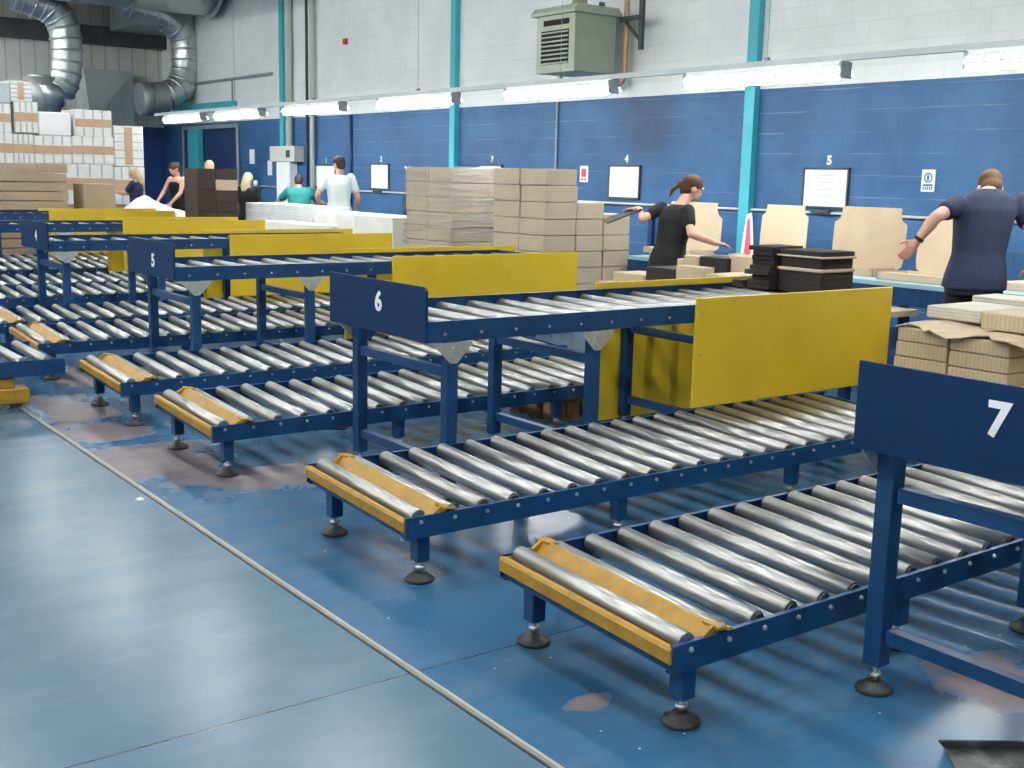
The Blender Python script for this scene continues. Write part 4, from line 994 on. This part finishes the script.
# woman in black reaching both ways
J = dict(pelvis=PD(668, 257, 10.28), neck=PD(680, 203.5, 10.36), head=PD(692.5, 189, 10.42), shL=PD(661.5, 208, 10.50), shR=PD(688, 210.5, 10.24),
         elL=PD(642.5, 219, 10.40), wrL=PD(639.5, 209, 10.60), elR=PD(691, 234, 10.12), wrR=PD(714, 242.5, 10.16),
         rt=RG*.72-FW*.69, fr=FW*.72+RG*.69, prt=RG*.72-FW*.69, pfr=FW*.72+RG*.69, face=RG*.93+FW*.12-ZZ*.33,
         hdR=RG*.95+FW*.1-ZZ*.15, hdL=-RG*.8+FW*.5, palmL=Vector((0, 0, -1)), palmR=Vector((0, 0, -1)), long=True)
legs(J)
figure(J, 'woman in a black t-shirt with tied brown hair swinging a dark card sheet behind her', hair='hair_brown', style='pony', voxel=.0075, fat=.92, sleeves=.55, curl=.45)
a = PD(606, 222.5, 10.62); b = PD(640, 208.5, 10.60); d = (b-a).normalized(); n = (a-Vector((0, 0, 1.5))).normalized()+ZZ*.13; w = (n-d*n.dot(d)).normalized()*.40; up_ = d.cross(w).normalized()*.006
m = MB(); q = [a-w*.25, b-w*.35, b+w*.5, a+w*.6]; c0 = (a+b)/2
m.face_block([tuple(p-c0+up_*s) for s in (-1, 1) for p in q], [(0, 3, 2, 1), (4, 5, 6, 7), (0, 1, 5, 4), (1, 2, 6, 5), (2, 3, 7, 6), (3, 0, 4, 7)])
o = m.build('card_sheet', 'card_black', None, c0); tag(o, 'dark card sheet held out by the woman in black over the low cardboard pile', 'sheet')
# man in navy bending over the bench
J = dict(S=1.06, pelvis=PD(975, 276, 7.85), neck=PD(988, 190, 8.10), hem=-.14, head=PD(990, 188.5, 8.32), shL=PD(957, 205, 8.02), shR=PD(1021, 203, 8.08),
         elL=PD(936, 217, 7.84), wrL=PD(917, 241, 7.90), elR=PD(1034, 240, 7.9), wrR=PD(1032, 268, 8.1),
         rt=RG*.98-FW*.1, fr=FW*.98+RG*.1-ZZ*.3, prt=RG*.98-FW*.1, pfr=FW*.98+RG*.1, face=FW*.75+RG*.15-ZZ*.6,
         hdL=-RG*.5-ZZ*.8+FW*.35, palmL=FW*.5-ZZ*.2, palmR=Vector((0, 0, -1)))
legs(J, sp=.085)
figure(J, 'man in a navy t-shirt and black trousers seen from behind, leaning over the bench', shirt='cloth_navy', hair='hair_ginger', voxel=.0075, fat=1.08, sleeves=.5, watch=True, curl=.5)
AF = math.atan2(.805, .594)
def at(u, d): p = PD(u, 171, d); return p.x, p.y
x, y = at(339, 16.7); standing(x, y, AF+.25, 1.74, 'man in a pale grey t-shirt with short dark hair seen from behind at the wall', shirt='cloth_white', hair='hair_dark', voxel=.012, fat=1.02, face=(-.5, .2), arms={'L': ((-.14, -.02, -.24), (-.10, .18, -.40)), 'R': ((.1, 0, -.27), (.1, .15, -.45))})
x, y = at(299, 17.6); standing(x, y, AF+.2, 1.52, 'person in a teal top with dark hair bending over behind the white cartons', lean=.45, shirt='cloth_teal', hair='hair_dark', voxel=.013, fat=1.15, face=(0, .5), arms={'L': ((-.2, .1, -.2), (-.16, .3, -.28)), 'R': ((.2, .1, -.2), (.3, .28, -.22))})
x, y = at(247.5, 17.6); standing(x, y, AF-.1, 1.47, 'person in a black top with long fair hair behind the dark brown board stack', shirt='cloth_black', hair='hair_grey', style='long', voxel=.013, face=(.3, .3))
x, y = at(209, 19.2); standing(x, y, AF, 1.65, 'fair haired person whose head shows above the dark brown board stack', shirt='cloth_dark', hair='hair_blond', voxel=.013, face=(0, .2))
x, y = at(179.5, 20.3); standing(x, y, AF+2.6, 1.62, 'woman in a black sleeveless top beside the dark brown board stack', lean=.15, shirt='cloth_black', hair='hair_brown', style='bun', tank=True, voxel=.012, face=(.2, .5), arms={'L': ((-.04, .12, -.25), (-.0, .30, -.42)), 'R': ((.06, .12, -.24), (.02, .3, -.40))})
x, y = at(135.5, 20.0); standing(x, y, AF+1.5, 1.50, 'blond person in a dark top reaching for the plain brown carton', shirt='cloth_dark', hair='hair_blond', style='long', voxel=.012, face=(0, .4), arms={'L': ((.0, .16, -.2), (.02, .38, -.16)), 'R': ((.03, .16, -.2), (-.02, .4, -.19))})

# ------------------------------------------------------------------ world and view
w = bpy.data.worlds.new('world'); bpy.context.scene.world = w; w.use_nodes = True
w.node_tree.nodes['Background'].inputs[0].default_value = (.8, .9, 1, 1); w.node_tree.nodes['Background'].inputs[1].default_value = .3
sc = bpy.context.scene
sc.view_settings.view_transform = 'Standard'; sc.view_settings.look = 'None'; sc.view_settings.gamma = 1; sc.view_settings.use_curve_mapping = False
sc.view_settings.exposure = 0.4
sc.cycles.use_denoising = True; sc.cycles.max_bounces = 6; sc.cycles.diffuse_bounces = 3; sc.cycles.glossy_bounces = 3; sc.cycles.transparent_max_bounces = 6
sc.cycles.sample_clamp_indirect = 6; sc.cycles.caustics_reflective = False; sc.cycles.caustics_refractive = False
